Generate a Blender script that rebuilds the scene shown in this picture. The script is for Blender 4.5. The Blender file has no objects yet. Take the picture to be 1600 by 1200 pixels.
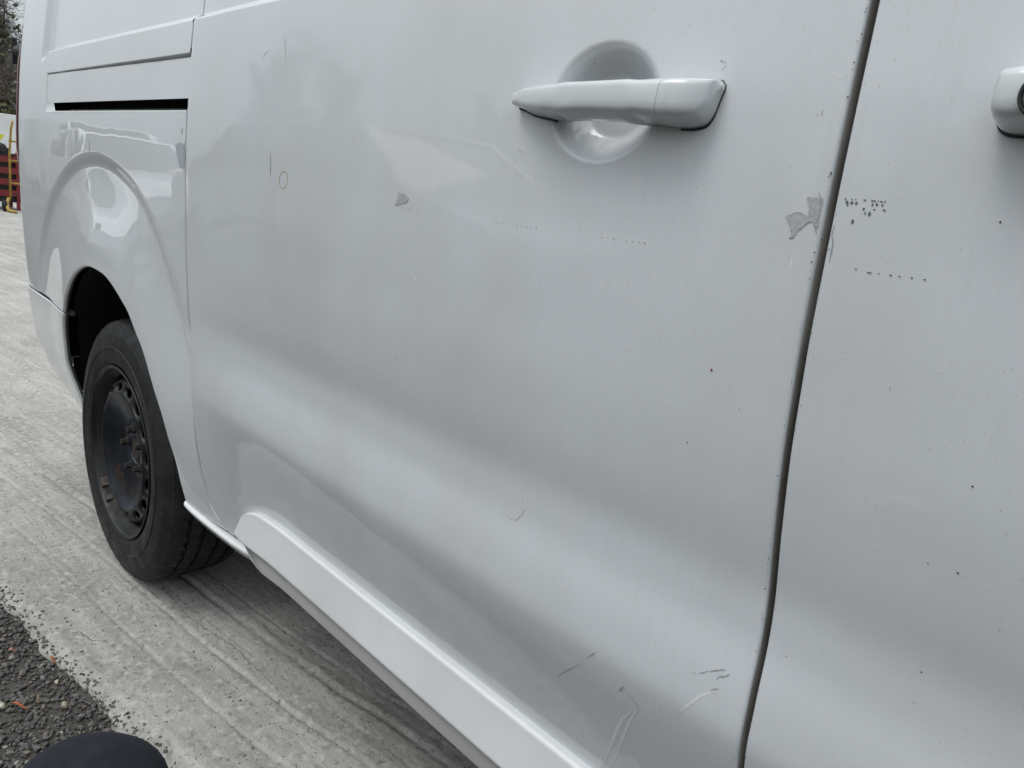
import bpy, bmesh, math, random
from mathutils import Vector, Matrix, noise
random.seed(7)
PI = math.pi
scene = bpy.context.scene
COL = scene.collection

# ------------------------------------------------------------------ camera, sky, sun, exposure
CAM = (1.87708, -0.59113, 1.05737)
def sst(a, b, v):
    t = (v - a) / (b - a)
    t = 0.0 if t < 0 else 1.0 if t > 1 else t
    return t * t * (3 - 2 * t)
def lerp_tab(tab, v):
    if v <= tab[0][0]: return tab[0][1]
    for (a, fa), (b, fb) in zip(tab, tab[1:]):
        if v <= b:
            t = (v - a) / (b - a); t = t * t * (3 - 2 * t)
            return fa + (fb - fa) * t
    return tab[-1][1]
# tan of the angle by which the skin faces the ground, by height: door pressing and plain rear quarter
SLOPE_DOOR = [(.25, .26), (.40, .30), (.44, .34), (.57, .34), (.605, .27), (.650, .0), (.70, -.085), (.745, .045), (.795, .200), (.855, .135), (.94, .065), (1.05, .02), (1.2, -.02), (1.33, -.06), (1.6, -.16), (1.95, -.32)]
SLOPE_REAR = [(.25, .20), (.45, .17), (.62, .09), (.80, .05), (1.0, .0), (1.2, -.05), (1.4, -.12), (1.6, -.18), (1.95, -.32)]
def _integrate(tab):
    out = {}; n = 340; step = .005; z0 = .25
    acc = [0.0]
    for i in range(n):
        acc.append(acc[-1] - lerp_tab(tab, z0 + (i + .5) * step) * step)
    k = int(round((1.1 - z0) / step)); base = acc[k]
    return [a - base for a in acc]
_PD = _integrate(SLOPE_DOOR); _PR = _integrate(SLOPE_REAR)
def _look(arr, z):
    t = (z - .25) / .005
    t = max(0.0, min(len(arr) - 1.001, t)); i = int(t); f = t - i
    return arr[i] * (1 - f) + arr[i + 1] * f
def skin(x, z):
    """depth (world y) of the smooth body side at x, z"""
    w = sst(.36, .78, x)
    p = _look(_PD, z) * w + _look(_PR, z) * (1 - w)
    xx = min(x, 3.0)
    c = .0045 * (xx - 1.2) ** 2
    return -.0555 + p + c
cam_data = bpy.data.cameras.new('camera')
cam = bpy.data.objects.new('camera', cam_data); COL.objects.link(cam)
R0 = (0.70028245, 0.70297525, 0.12421872); R1 = (0.25233807, -0.08098542, -0.96424419); R2 = (-0.66777989, 0.7065884, -0.23410008)
cam.matrix_world = Matrix(((R0[0], -R1[0], -R2[0], CAM[0]), (R0[1], -R1[1], -R2[1], CAM[1]), (R0[2], -R1[2], -R2[2], CAM[2]), (0, 0, 0, 1)))
cam_data.sensor_width = 36.0
cam_data.lens = 36.0 * 1130.0 / 1600.0
cam_data.clip_start = 0.02; cam_data.clip_end = 2000
scene.camera = cam

SUN_EL, SUN_AZ = 62.0, 200.0
world = bpy.data.worlds.new('World'); scene.world = world; world.use_nodes = True
nt = world.node_tree; nt.nodes.clear()
def N(tree, kind, **kw):
    n = tree.nodes.new(kind)
    for k, v in kw.items():
        if k in ('inp',):
            for a, b in v.items(): n.inputs[a].default_value = b
        else: setattr(n, k, v)
    return n
sky = N(nt, 'ShaderNodeTexSky', sky_type='NISHITA', sun_disc=False)
sky.sun_elevation = math.radians(SUN_EL); sky.sun_rotation = math.radians(SUN_AZ)
sky.air_density = 1.0; sky.dust_density = 6.0; sky.ozone_density = 1.5
hs = N(nt, 'ShaderNodeHueSaturation', inp={'Saturation': .15, 'Value': 1.0})
tc = N(nt, 'ShaderNodeTexCoord')
sep = N(nt, 'ShaderNodeSeparateXYZ')
ramp = N(nt, 'ShaderNodeValToRGB')      # overcast: cloud deck brightest overhead
ramp.color_ramp.elements[0].position = 0.0; ramp.color_ramp.elements[0].color = (3.7, 4.1, 4.35, 1)
ramp.color_ramp.elements[1].position = 0.9; ramp.color_ramp.elements[1].color = (14.3, 15.6, 16.2, 1)
no = N(nt, 'ShaderNodeTexNoise', inp={'Scale': 2.6, 'Detail': 6.0, 'Roughness': .55})
mr = N(nt, 'ShaderNodeMapRange', inp={'From Min': .3, 'From Max': .7, 'To Min': .82, 'To Max': 1.16})
mul = N(nt, 'ShaderNodeMixRGB', blend_type='MULTIPLY', inp={'Fac': 1.0})
mix = N(nt, 'ShaderNodeMixRGB', inp={'Fac': .72})
bg = N(nt, 'ShaderNodeBackground', inp={'Strength': .10})
wo = N(nt, 'ShaderNodeOutputWorld')
L = nt.links.new
L(sky.outputs[0], hs.inputs['Color']); L(tc.outputs['Generated'], sep.inputs[0]); L(sep.outputs['Z'], ramp.inputs[0])
L(tc.outputs['Generated'], no.inputs['Vector']); L(no.outputs['Fac'], mr.inputs['Value'])
L(ramp.outputs[0], mul.inputs['Color1']); L(mr.outputs[0], mul.inputs['Color2'])
L(hs.outputs[0], mix.inputs['Color1']); L(mul.outputs[0], mix.inputs['Color2'])
L(mix.outputs[0], bg.inputs['Color']); L(bg.outputs[0], wo.inputs['Surface'])

sun_d = bpy.data.lights.new('sun', 'SUN'); sun_d.energy = .7; sun_d.angle = math.radians(25); sun_d.color = (1.0, .97, .93)
sun = bpy.data.objects.new('sun', sun_d); COL.objects.link(sun)
az, el = math.radians(SUN_AZ), math.radians(SUN_EL)
sdir = Vector((math.sin(az) * math.cos(el), math.cos(az) * math.cos(el), math.sin(el)))
sun.rotation_euler = sdir.to_track_quat('Z', 'Y').to_euler()
vs = scene.view_settings
vs.view_transform = 'Standard'; vs.look = 'None'; vs.gamma = 1.0; vs.exposure = EXPO = 0.33; vs.use_curve_mapping = False
scene.cycles.max_bounces = 8

# ------------------------------------------------------------------ materials
MATS = {}
def principled(name, col, rough=.6, metal=0, **kw):
    m = bpy.data.materials.new(name); m.use_nodes = True; MATS[name] = m
    b = m.node_tree.nodes['Principled BSDF']
    b.inputs['Base Color'].default_value = (*col, 1); b.inputs['Roughness'].default_value = rough; b.inputs['Metallic'].default_value = metal
    for k, v in kw.items():
        b.inputs[k.replace('_', ' ')].default_value = v
    return m, m.node_tree, b
def noise_mix(m, c1, c2, scale, lo=.35, hi=.65, detail=6, stretch=(1, 1, 1), target='Base Color', prev=None, rough=.6, rot=0):
    """mix base colour with c2 where noise is high; returns the mix node"""
    t = m.node_tree; l = t.links.new; b = t.nodes['Principled BSDF']
    co = N(t, 'ShaderNodeTexCoord'); mp = N(t, 'ShaderNodeMapping'); mp.inputs['Scale'].default_value = stretch; pre = N(t, 'ShaderNodeMapping'); pre.inputs['Rotation'].default_value = (0, 0, -rot)
    n = N(t, 'ShaderNodeTexNoise', inp={'Scale': scale, 'Detail': detail, 'Roughness': rough})
    r = N(t, 'ShaderNodeMapRange', inp={'From Min': lo, 'From Max': hi})
    x = N(t, 'ShaderNodeMixRGB')
    l(co.outputs['Object'], pre.inputs[0]); l(pre.outputs[0], mp.inputs[0]); l(mp.outputs[0], n.inputs['Vector']); l(n.outputs['Fac'], r.inputs['Value']); l(r.outputs[0], x.inputs['Fac'])
    if prev is None: x.inputs['Color1'].default_value = (*c1, 1)
    else: l(prev.outputs[0], x.inputs['Color1'])
    x.inputs['Color2'].default_value = (*c2, 1)
    l(x.outputs[0], b.inputs[target])
    return x
def bump(m, scale, dist, detail=5, stretch=(1, 1, 1), strength=1.0, kind='noise'):
    t = m.node_tree; l = t.links.new; b = t.nodes['Principled BSDF']
    co = N(t, 'ShaderNodeTexCoord'); mp = N(t, 'ShaderNodeMapping'); mp.inputs['Scale'].default_value = stretch
    n = N(t, 'ShaderNodeTexNoise', inp={'Scale': scale, 'Detail': detail}) if kind == 'noise' else N(t, 'ShaderNodeTexVoronoi', inp={'Scale': scale})
    bp = N(t, 'ShaderNodeBump', inp={'Strength': strength, 'Distance': dist})
    old = b.inputs['Normal'].links
    if old: l(old[0].from_socket, bp.inputs['Normal'])
    l(co.outputs['Object'], mp.inputs[0]); l(mp.outputs[0], n.inputs['Vector']); l(n.outputs[0], bp.inputs['Height']); l(bp.outputs[0], b.inputs['Normal'])
def rough_noise(m, scale, a, b_, sock='Roughness', stretch=(1, 1, 1)):
    t = m.node_tree; l = t.links.new; b = t.nodes['Principled BSDF']
    co = N(t, 'ShaderNodeTexCoord'); mp = N(t, 'ShaderNodeMapping'); mp.inputs['Scale'].default_value = stretch
    n = N(t, 'ShaderNodeTexNoise', inp={'Scale': scale, 'Detail': 5})
    r = N(t, 'ShaderNodeMapRange', inp={'From Min': .3, 'From Max': .7, 'To Min': a, 'To Max': b_})
    l(co.outputs['Object'], mp.inputs[0]); l(mp.outputs[0], n.inputs['Vector']); l(n.outputs['Fac'], r.inputs['Value']); l(r.outputs[0], b.inputs[sock])

def paint(name, col, dirt, coat_r=(.03, .10), dusty=1.0):
    m, t, b = principled(name, col, .45)
    b.inputs['Coat Weight'].default_value = 1.0; b.inputs['Coat IOR'].default_value = 1.5
    b.inputs['Specular IOR Level'].default_value = .3
    x = noise_mix(m, col, dirt, 3.5, .42, .95, stretch=(1, 1, .5))
    x = noise_mix(m, col, tuple(c * .93 for c in col), 60, .50, .95, stretch=(3, 3, .25), prev=x)
    x = noise_mix(m, col, tuple(c * .86 for c in dirt), 420, .66, .80, prev=x, detail=2)
    rough_noise(m, 5, coat_r[0], coat_r[1], 'Coat Roughness')
    bump(m, 900, .00003, 2, strength=.25)
    return m
WHITE = paint('white_paint', (.648, .668, .694), (.53, .53, .525), (.02, .07))
QPAINT = paint('polished_white_paint', (.645, .665, .690), (.56, .565, .565), (.008, .03))
HPAINT = paint('handle_paint', (.56, .582, .595), (.46, .465, .455), (.06, .14))
TRIM = paint('painted_trim', (.71, .722, .735), (.56, .555, .535), (.10, .18))
EDGE_SHADE, _, _ = principled('shaded_edge_paint', (.30, .30, .29), .55)  # white paint of the door edges, shade of the shut lines put into the grey
noise_mix(EDGE_SHADE, (.46, .45, .43), (.26, .245, .22), 22, .4, .75, stretch=(1, 1, .4))
FLANGE, _, _ = principled('dark_flange', (.12, .12, .115), .7)  # plain dark grey for arch flanges and the bumper ledge
BLACK, _, _ = principled('black_plastic', (.018, .018, .019), .55); rough_noise(BLACK, 30, .4, .7)
VOID, _, _ = principled('dark_cavity', (.006, .006, .006), .9)
RUBBER, _, _ = principled('tyre_rubber', (.014, .014, .015), .62)
x = noise_mix(RUBBER, (.012, .012, .013), (.028, .027, .026), 16, .45, .75, stretch=(1, 1, 1)); noise_mix(RUBBER, (0, 0, 0), (.012, .012, .013), 60, .55, .7, prev=x)
rough_noise(RUBBER, 24, .45, .8); RUBBER.node_tree.nodes['Principled BSDF'].inputs['Specular IOR Level'].default_value = .3; bump(RUBBER, 160, .0006, 6, strength=.5)
STEEL, _, _ = principled('black_steel', (.03, .03, .033), .36, .35)
x = noise_mix(STEEL, (.011, .012, .013), (.024, .018, .015), 14, .48, .72); x = noise_mix(STEEL, (0, 0, 0), (.036, .022, .015), 38, .62, .72, prev=x)
rough_noise(STEEL, 18, .28, .6); bump(STEEL, 120, .0004, 4, strength=.4)
DISH, _, _ = principled('lit_dish_steel', (.03, .034, .042), .3, .55)  # bluish light in the bowl put into the steel colour
x = noise_mix(DISH, (.028, .036, .052), (.010, .010, .012), 9, .42, .68); x = noise_mix(DISH, (0, 0, 0), (.06, .032, .018), 20, .60, .70, prev=x)
rough_noise(DISH, 12, .22, .5); bump(DISH, 90, .0004, 4, strength=.4)
RUST, _, _ = principled('rusty_steel', (.10, .055, .032), .8); noise_mix(RUST, (.032, .021, .016), (.012, .010, .010), 60, .4, .65); bump(RUST, 200, .0006)
GLASS, _, _ = principled('dark_glass', (.012, .015, .016), .05); MATS['dark_glass'].node_tree.nodes['Principled BSDF'].inputs['Specular IOR Level'].default_value = .7
CHIP, _, _ = principled('bare_primer', (.42, .43, .435), .75); noise_mix(CHIP, (.46, .465, .47), (.37, .375, .385), 240, .4, .6); bump(CHIP, 700, .0002)
CHIPE, _, _ = principled('chip_edge', (.26, .27, .28), .8)
DARKCHIP, _, _ = principled('dark_chip', (.10, .12, .135), .8); noise_mix(DARKCHIP, (.09, .11, .125), (.19, .21, .23), 500, .45, .7)
SPECK, _, _ = principled('tar_speck', (.03, .028, .026), .7)
SCUFF, _, _ = principled('scuff_grey', (.20, .22, .24), .7); noise_mix(SCUFF, (.19, .21, .225), (.36, .37, .38), 600, .45, .6)
SMEAR, _, _ = principled('pale_scuff', (.66, .68, .71), .6); noise_mix(SMEAR, (.66, .68, .69), (.76, .77, .77), 300, .4, .6)
SMEARD, _, _ = principled('dull_scuff', (.36, .40, .42), .6)
RINGM, _, _ = principled('orange_residue', (.50, .30, .06), .7)
REDM, _, _ = principled('red_speck', (.20, .012, .010), .6)
LENS, _, _ = principled('red_lens', (.10, .012, .010), .12)
CHROME, _, _ = principled('lock_metal', (.45, .46, .47), .25, 1.0); rough_noise(CHROME, 90, .18, .4)

# ------------------------------------------------------------------ helpers
def link(o, parent=None, **props):
    COL.objects.link(o)
    if parent is not None: o.parent = parent
    for k, v in props.items(): o[k] = v
    return o
def mesh(name, verts, faces, mat, parent=None, smooth=True, mats=None, fm=None, **props):
    me = bpy.data.meshes.new(name); me.from_pydata([tuple(v) for v in verts], [], faces)
    for m in (mats or [mat]): me.materials.append(m)
    if smooth: me.polygons.foreach_set('use_smooth', [True] * len(me.polygons))
    if fm: me.polygons.foreach_set('material_index', fm)
    me.update()
    return link(bpy.data.objects.new(name, me), parent, **props)
def empty(name, loc=(0, 0, 0), rz=0, **props):
    o = bpy.data.objects.new(name, None); o.location = loc; o.rotation_euler = (0, 0, rz); o.empty_display_size = .1
    return link(o, None, **props)
def bmobj(name, bm, mat, parent=None, smooth=False, mats=None, bevel=0, seg=2, **props):
    bmesh.ops.recalc_face_normals(bm, faces=bm.faces[:])
    me = bpy.data.meshes.new(name); bm.to_mesh(me); bm.free()
    for m in (mats or [mat]): me.materials.append(m)
    if smooth: me.polygons.foreach_set('use_smooth', [True] * len(me.polygons))
    o = link(bpy.data.objects.new(name, me), parent, **props)
    if bevel:
        md = o.modifiers.new('bevel', 'BEVEL'); md.width = bevel; md.segments = seg; md.limit_method = 'ANGLE'
        md.harden_normals = False
        me.polygons.foreach_set('use_smooth', [True] * len(me.polygons))
        try: me.set_sharp_from_angle(angle=math.radians(40))
        except Exception: pass
    return o
def bbox(bm, x0, x1, y0, y1, z0, z1):
    vs_ = [bm.verts.new((x, y, z)) for x in (x0, x1) for y in (y0, y1) for z in (z0, z1)]
    for f in ((0, 1, 3, 2), (4, 6, 7, 5), (0, 4, 5, 1), (2, 3, 7, 6), (0, 2, 6, 4), (1, 5, 7, 3)): bm.faces.new([vs_[i] for i in f])
def btube(bm, pts, rads, n=8, cap=True):
    rings = []
    for i, p in enumerate(pts):
        p = Vector(p); a = Vector(pts[max(i - 1, 0)]); b = Vector(pts[min(i + 1, len(pts) - 1)])
        d = (b - a).normalized(); u = d.orthogonal().normalized(); v = d.cross(u)
        if rings and True:
            u = (pu - d * pu.dot(d)).normalized(); v = d.cross(u)
        pu = u
        r = rads[i] if hasattr(rads, '__len__') else rads
        rings.append([bm.verts.new(p + (u * math.cos(2 * PI * k / n) + v * math.sin(2 * PI * k / n)) * r) for k in range(n)])
    for a, b in zip(rings, rings[1:]):
        for k in range(n): bm.faces.new((a[k], a[(k + 1) % n], b[(k + 1) % n], b[k]))
    if cap and n > 2:
        bm.faces.new(rings[0][::-1]); bm.faces.new(rings[-1])
def lathe(bm, prof, n, cx, cz, axis='y', close=False):
    """prof: list of (depth y, radius)"""
    rings = [[bm.verts.new((cx + r * math.cos(2 * PI * k / n), y, cz + r * math.sin(2 * PI * k / n))) for k in range(n)] for y, r in prof]
    prs = list(zip(rings, rings[1:])) + ([(rings[-1], rings[0])] if close else [])
    for a, b in prs:
        for k in range(n): bm.faces.new((a[k], a[(k + 1) % n], b[(k + 1) % n], b[k]))
    return rings
REAR_GAP = [(0.5299, 1.3321), (0.5038, 1.2913), (0.4991, 1.2465), (0.4927, 1.199), (0.4936, 1.1559), (0.4973, 1.0572), (0.5054, 0.979), (0.5092, 0.8986), (0.4995, 0.7768), (0.4958, 0.6493), (0.4895, 0.5811), (0.4808, 0.4949), (0.4809, 0.4296), (0.4862, 0.3792), (0.511, 0.3506), (0.539, 0.3309)]
CHIP_POLYS = [[(1.6408, 1.0926), (1.6466, 1.0924), (1.6522, 1.0926), (1.6528, 1.0877), (1.6526, 1.0832), (1.6525, 1.0786), (1.6532, 1.0732), (1.6531, 1.0714), (1.6514, 1.0717), (1.6497, 1.074), (1.648, 1.0754), (1.6449, 1.0742), (1.6418, 1.0706), (1.6386, 1.067), (1.6365, 1.0621), (1.6334, 1.0615), (1.635, 1.0631), (1.6346, 1.0666), (1.6318, 1.0719), (1.6303, 1.0746), (1.6277, 1.0762), (1.6302, 1.0788), (1.6376, 1.0809), (1.6406, 1.0804), (1.6439, 1.0787), (1.6446, 1.0815), (1.6446, 1.0843), (1.6418, 1.0891)], [(1.1443, 1.0595), (1.156, 1.0574), (1.1653, 1.0537), (1.1621, 1.049), (1.1511, 1.0458), (1.1397, 1.0433), (1.1418, 1.0473), (1.1437, 1.0535)], [(1.356, 0.7312), (1.3683, 0.7391), (1.3791, 0.7418), (1.3866, 0.7379), (1.3821, 0.7283), (1.3748, 0.7191), (1.3667, 0.7182), (1.357, 0.7197)], [(0.4501, 1.0934), (0.4738, 1.0986), (0.4889, 1.0946), (0.4931, 1.0792), (0.4916, 1.0547), (0.474, 1.0538), (0.4609, 1.0712)]]
DARK_BLOBS = [((1.6696, 1.0911), 0.0011, 0.0012), ((1.6706, 1.0894), 0.0006, 0.0016), ((1.6732, 1.0909), 0.0012, 0.0012), ((1.6763, 1.0908), 0.001, 0.0013), ((1.682, 1.0873), 0.0011, 0.0011), ((1.6836, 1.0845), 0.0008, 0.0011), ((1.6866, 1.0844), 0.0011, 0.0017), ((1.6872, 1.0905), 0.0007, 0.0012), ((1.69, 1.0911), 0.001, 0.001), ((1.6937, 1.0908), 0.0009, 0.0011), ((1.6891, 1.0876), 0.0009, 0.0006), ((1.6956, 1.0878), 0.0012, 0.0007), ((1.6765, 1.0783), 0.001, 0.0018)]
DASHES = [(1.6683, 1.0932), (1.6727, 1.0932), (1.6753, 1.0933), (1.6816, 1.0933), (1.6864, 1.0932), (1.6881, 1.0933), (1.6903, 1.0934), (1.6925, 1.0932), (1.6948, 1.0933), (1.6859, 1.0462), (1.6947, 1.0451), (1.6962, 1.0452), (1.7017, 1.0454), (1.7095, 1.0455), (1.7152, 1.0455), (1.7229, 1.0457), (1.7308, 1.0458), (1.3143, 1.0415), (1.3209, 1.0415), (1.3283, 1.0416), (1.3347, 1.0416), (1.3421, 1.0415), (1.3485, 1.0416), (1.356, 1.0415), (1.3629, 1.0415), (1.3697, 1.0416), (1.3757, 1.0415), (1.3901, 1.0416), (1.4587, 1.0419), (1.4658, 1.0421), (1.4727, 1.0421), (1.4795, 1.0422), (1.4864, 1.0422), (1.4936, 1.0422), (1.5004, 1.0424), (1.5062, 1.0426), (1.1528, 1.0426), (1.1605, 1.0417), (1.167, 1.0416), (1.1703, 1.0419), (1.1829, 1.0415), (1.191, 1.0413)]
DOTS = [(1.4819, 1.0626), (1.5027, 0.9454), (1.577, 0.8804), (1.7645, 1.0868), (1.7263, 0.9683), (1.7934, 0.8559), (1.384, 1.2149), (1.4129, 1.1947), (1.3414, 1.1131), (1.6924, 0.7267), (1.1419, 1.1648), (1.0406, 1.1179), (1.3817, 0.7444), (1.3494, 0.6299), (1.1375, 0.6268), (1.0397, 0.4985), (1.6432, 1.1621), (1.6543, 1.1101), (1.6581, 1.0354), (1.6646, 0.9959), (1.6496, 1.1747), (1.6542, 1.1611), (1.6656, 0.8803), (1.6643, 0.8658), (1.6638, 0.8486), (1.6637, 0.8192), (1.6644, 0.8302), (1.6644, 0.7919), (1.6704, 0.7014), (1.6704, 0.6898), (1.6703, 0.6517), (1.653, 1.2186), (1.6539, 1.2023), (1.7924, 0.9994), (1.5498, 1.1894), (1.5487, 1.0926), (1.6605, 1.0946), (1.6577, 1.0632), (1.667, 1.0552), (1.7185, 0.7478), (1.7871, 0.7685), (1.8243, 0.8267), (1.6673, 0.8891), (1.6193, 0.9227), (1.6703, 0.9777), (1.6733, 0.9073), (0.5003, 1.2936), (1.152, 0.8552), (1.4848, 0.8507), (1.4457, 0.5954), (1.7662, 0.7203), (1.7748, 0.8545), (1.7886, 0.9186), (1.5296, 0.996)]
RED_DOT = (1.5895, 0.9488)
SCRATCH = [[(0.8391, 1.257), (0.8461, 1.237), (0.8505, 1.2205)], [(1.4532, 0.5562), (1.4666, 0.5741), (1.4828, 0.5915), (1.4903, 0.6)], [(1.4986, 0.6131), (1.5053, 0.6216), (1.51, 0.6276)], [(1.5396, 0.5971), (1.5445, 0.6048), (1.5477, 0.6087)], [(1.5412, 0.5965), (1.5469, 0.6047)], [(1.5509, 0.6016), (1.558, 0.5999), (1.5627, 0.5948), (1.5658, 0.5885)], [(1.6235, 0.6706), (1.6284, 0.6748), (1.6305, 0.6773)], [(1.6317, 0.6774), (1.6394, 0.6831), (1.6452, 0.6877)], [(1.6429, 0.6844), (1.6462, 0.6863)], [(1.6397, 0.6736), (1.6419, 0.6781), (1.646, 0.6818)], [(1.6444, 0.6783), (1.6488, 0.6834), (1.6507, 0.6858)], [(1.6373, 0.6617), (1.6405, 0.6649), (1.6444, 0.6673)], [(1.6162, 0.667), (1.6205, 0.6688)], [(-0.1834, 1.105), (-0.1772, 1.0664)], [(-0.1297, 1.1001), (-0.1238, 1.0769)], [(-0.0782, 1.0911), (-0.0726, 1.0583)], [(0.4915, 1.099), (0.4964, 1.0738), (0.492, 1.048)], [(0.4531, 1.0935), (0.4665, 1.0782), (0.4828, 1.0542)], [(1.5545, 1.1859), (1.5514, 1.1823)], [(1.5495, 1.1885), (1.5541, 1.1878)], [(0.7778, 1.2247), (0.7848, 1.2324), (0.7982, 1.2361)], [(1.6384, 1.1535), (1.6384, 1.1491)], [(1.6485, 1.0964), (1.6511, 1.0912), (1.6519, 1.0831)], [(1.6515, 1.0785), (1.6509, 1.073), (1.6532, 1.0668)], [(1.6645, 1.0744), (1.6643, 1.0671), (1.6664, 1.0619), (1.6666, 1.0483)], [(0.4784, 1.112), (0.4802, 1.1231)]]
SOFT = [[(0.8191, 1.0942), (0.8204, 1.0759), (0.8214, 1.0584)], [(1.6434, 0.6634), (1.6345, 0.6566), (1.6275, 0.6489), (1.6189, 0.6337), (1.6103, 0.618)], [(1.5853, 0.6239), (1.5876, 0.6096), (1.585, 0.5909)], [(1.557, 0.5828), (1.5431, 0.5611), (1.533, 0.5313), (1.5222, 0.4978), (1.5104, 0.4565)], [(1.5666, 0.5943), (1.5532, 0.5662), (1.5434, 0.535), (1.5309, 0.495), (1.523, 0.4676)], [(1.638, 1.0514), (1.6396, 1.0397)], [(1.1454, 0.9873), (1.1455, 0.9678), (1.1531, 0.9532)], [(1.1644, 0.9782), (1.182, 0.9654), (1.2018, 0.9495)]]
RING = [(0.8731, 1.0558), (0.8724, 1.0532), (0.8712, 1.0507), (0.8694, 1.0485), (0.8672, 1.0467), (0.8647, 1.0453), (0.862, 1.0445), (0.8593, 1.0442), (0.8566, 1.0446), (0.8541, 1.0455), (0.852, 1.047), (0.8503, 1.049), (0.8492, 1.0513), (0.8487, 1.0538), (0.8488, 1.0565), (0.8495, 1.0592), (0.8508, 1.0617), (0.8526, 1.0639), (0.8548, 1.0657), (0.8573, 1.067), (0.86, 1.0678), (0.8628, 1.068), (0.8654, 1.0676), (0.8678, 1.0667), (0.8699, 1.0652), (0.8715, 1.0633), (0.8726, 1.061), (0.8732, 1.0585)]
HTOP = [(1.3736, 1.1577), (1.3826, 1.1619), (1.4004, 1.1643), (1.4229, 1.1658), (1.4481, 1.1657), (1.4882, 1.1662), (1.5189, 1.167), (1.5392, 1.1673), (1.5588, 1.1661), (1.5751, 1.1643), (1.5801, 1.1625), (1.5825, 1.1586)]
HBOT = [(1.3762, 1.1434), (1.3871, 1.1379), (1.406, 1.1348), (1.4254, 1.1334), (1.4362, 1.1351), (1.4541, 1.1357), (1.4882, 1.1345), (1.5079, 1.1323), (1.5297, 1.1298), (1.5472, 1.1296), (1.561, 1.1307), (1.5686, 1.1331), (1.5774, 1.1421), (1.5817, 1.1508), (1.5829, 1.1568)]
HSEAM = [(1.5324, 1.1669), (1.5298, 1.1605), (1.5288, 1.1513), (1.5287, 1.1406), (1.5304, 1.135), (1.5345, 1.1294)]
CUP = [(1.378, 1.178), (1.379, 1.1392), (1.4506, 1.2078), (1.4937, 1.1832), (1.4383, 1.1094), (1.4875, 1.1359), (1.3857, 1.1595), (1.4965, 1.1588)]
H2 = [(1.7556, 1.1508), (1.7594, 1.1605), (1.7675, 1.1615), (1.7606, 1.1407), (1.7749, 1.1315), (1.768, 1.1474), (1.7694, 1.154), (1.7724, 1.1418)]

# ------------------------------------------------------------------ ground
def fbm(x, y, s, o=4): return noise.fractal(Vector((x * s, y * s, 3.3)), .9, 2.1, o)
GD = math.radians(8.0)          # direction of the broom marks in the slab
def edge_y(x):                  # ragged outer edge of the slab
    return -.262 + .135 * min(max(x, -2), 3) + .013 * noise.noise(Vector((x * 6, 1, 0))) + .009 * noise.noise(Vector((x * 24, 2, 0))) + .005 * noise.noise(Vector((x * 70, 3, 0)))
GROOVES = [(-.10, .011, 1), (.03, .007, .6), (.135, .008, .8), (.245, .014, 1.3), (.30, .006, .5), (.40, .008, .7), (.50, .012, .9), (.62, .008, .5), (.74, .011, .8), (.86, .008, .6), (1.0, .012, .9), (-.19, .006, .5), (.19, .004, .5)]
def slab_h(x, y):
    q = -x * math.sin(GD) + y * math.cos(GD); s = x * math.cos(GD) + y * math.sin(GD)
    qq = q + .022 * noise.noise(Vector((s * 1.1, 5, 0))) + .006 * noise.noise(Vector((s * 6, 7, 0)))
    h = .0035 * fbm(x, y, 2.2) + .0012 * fbm(x, y, 14) + .0010 * fbm(x, y, 55, 2)
    h += .0026 * noise.noise(Vector((s * 2.5, qq * 18, 1))) + .0012 * noise.noise(Vector((s * 9, qq * 60, 4)))
    for i, (c, w, k) in enumerate(GROOVES):
        d = (qq - c + .14) / (w * .6)
        kk = k * (.55 + .6 * noise.noise(Vector((s * 2.2, i * 7.1, 0))))
        if abs(d) < 3: h += -.0080 * kk * math.exp(-d * d) + .0026 * kk * math.exp(-(d - 1.6) ** 2)
    e = y - edge_y(x)
    if e < .05: h -= .010 * (1 - max(e, 0) / .05) ** 2 * (1 + .5 * noise.noise(Vector((x * 40, y * 40, 0))))
    pit = noise.noise(Vector((x * 46, y * 46, 9)))
    if pit > .52: h -= .003 * (pit - .52) / .3
    return h
CONC, ct, cb = principled('weathered_concrete', (.27, .26, .24), .88)
x = noise_mix(CONC, (.375, .360, .338), (.26, .249, .230), 1.8, .35, .7)
x = noise_mix(CONC, None, (.21, .20, .18), 6, .48, .80, prev=x, rot=GD)
x = noise_mix(CONC, None, (.44, .427, .402), 9, .48, .72, prev=x, stretch=(.16, 1.3, 1), rot=GD, rough=.7)
x = noise_mix(CONC, None, (.20, .19, .172), 12, .54, .76, prev=x, stretch=(.10, 1.5, 1), rot=GD, rough=.65)
x = noise_mix(CONC, None, (.45, .438, .415), 48, .51, .68, prev=x, detail=10, rough=.65)
x = noise_mix(CONC, None, (.155, .148, .136), 62, .545, .69, prev=x, detail=10, rough=.65)
x = noise_mix(CONC, None, (.075, .07, .065), 110, .69, .72, prev=x, detail=2)
bump(CONC, 190, .0018, 8, strength=.9); bump(CONC, 60, .0025, 6, strength=.7, stretch=(.5, 1.3, 1))
def frange(a, b, n): return [a + (b - a) * i / n for i in range(n + 1)]
xs = [-70, -40, -22, -12] + frange(-7, -2.5, 60) + frange(-2.48, 2.6, 640)[0:] + frange(2.7, 9, 20) + [15, 40]
ys_t = [0, .004, .012, .022, .034, .048, .064, .082] + [.1 + .0042 * i for i in range(245)] + frange(1.15, 2.6, 24) + [3, 4, 6, 9, 14, 22, 60]
V = []; F = []
for xx in xs:
    ey = edge_y(xx)
    for t_ in ys_t:
        yy = ey + t_
        V.append((xx, yy, slab_h(xx, yy) if -8 < xx < 9 and yy < 3.5 else 0.0))
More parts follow.
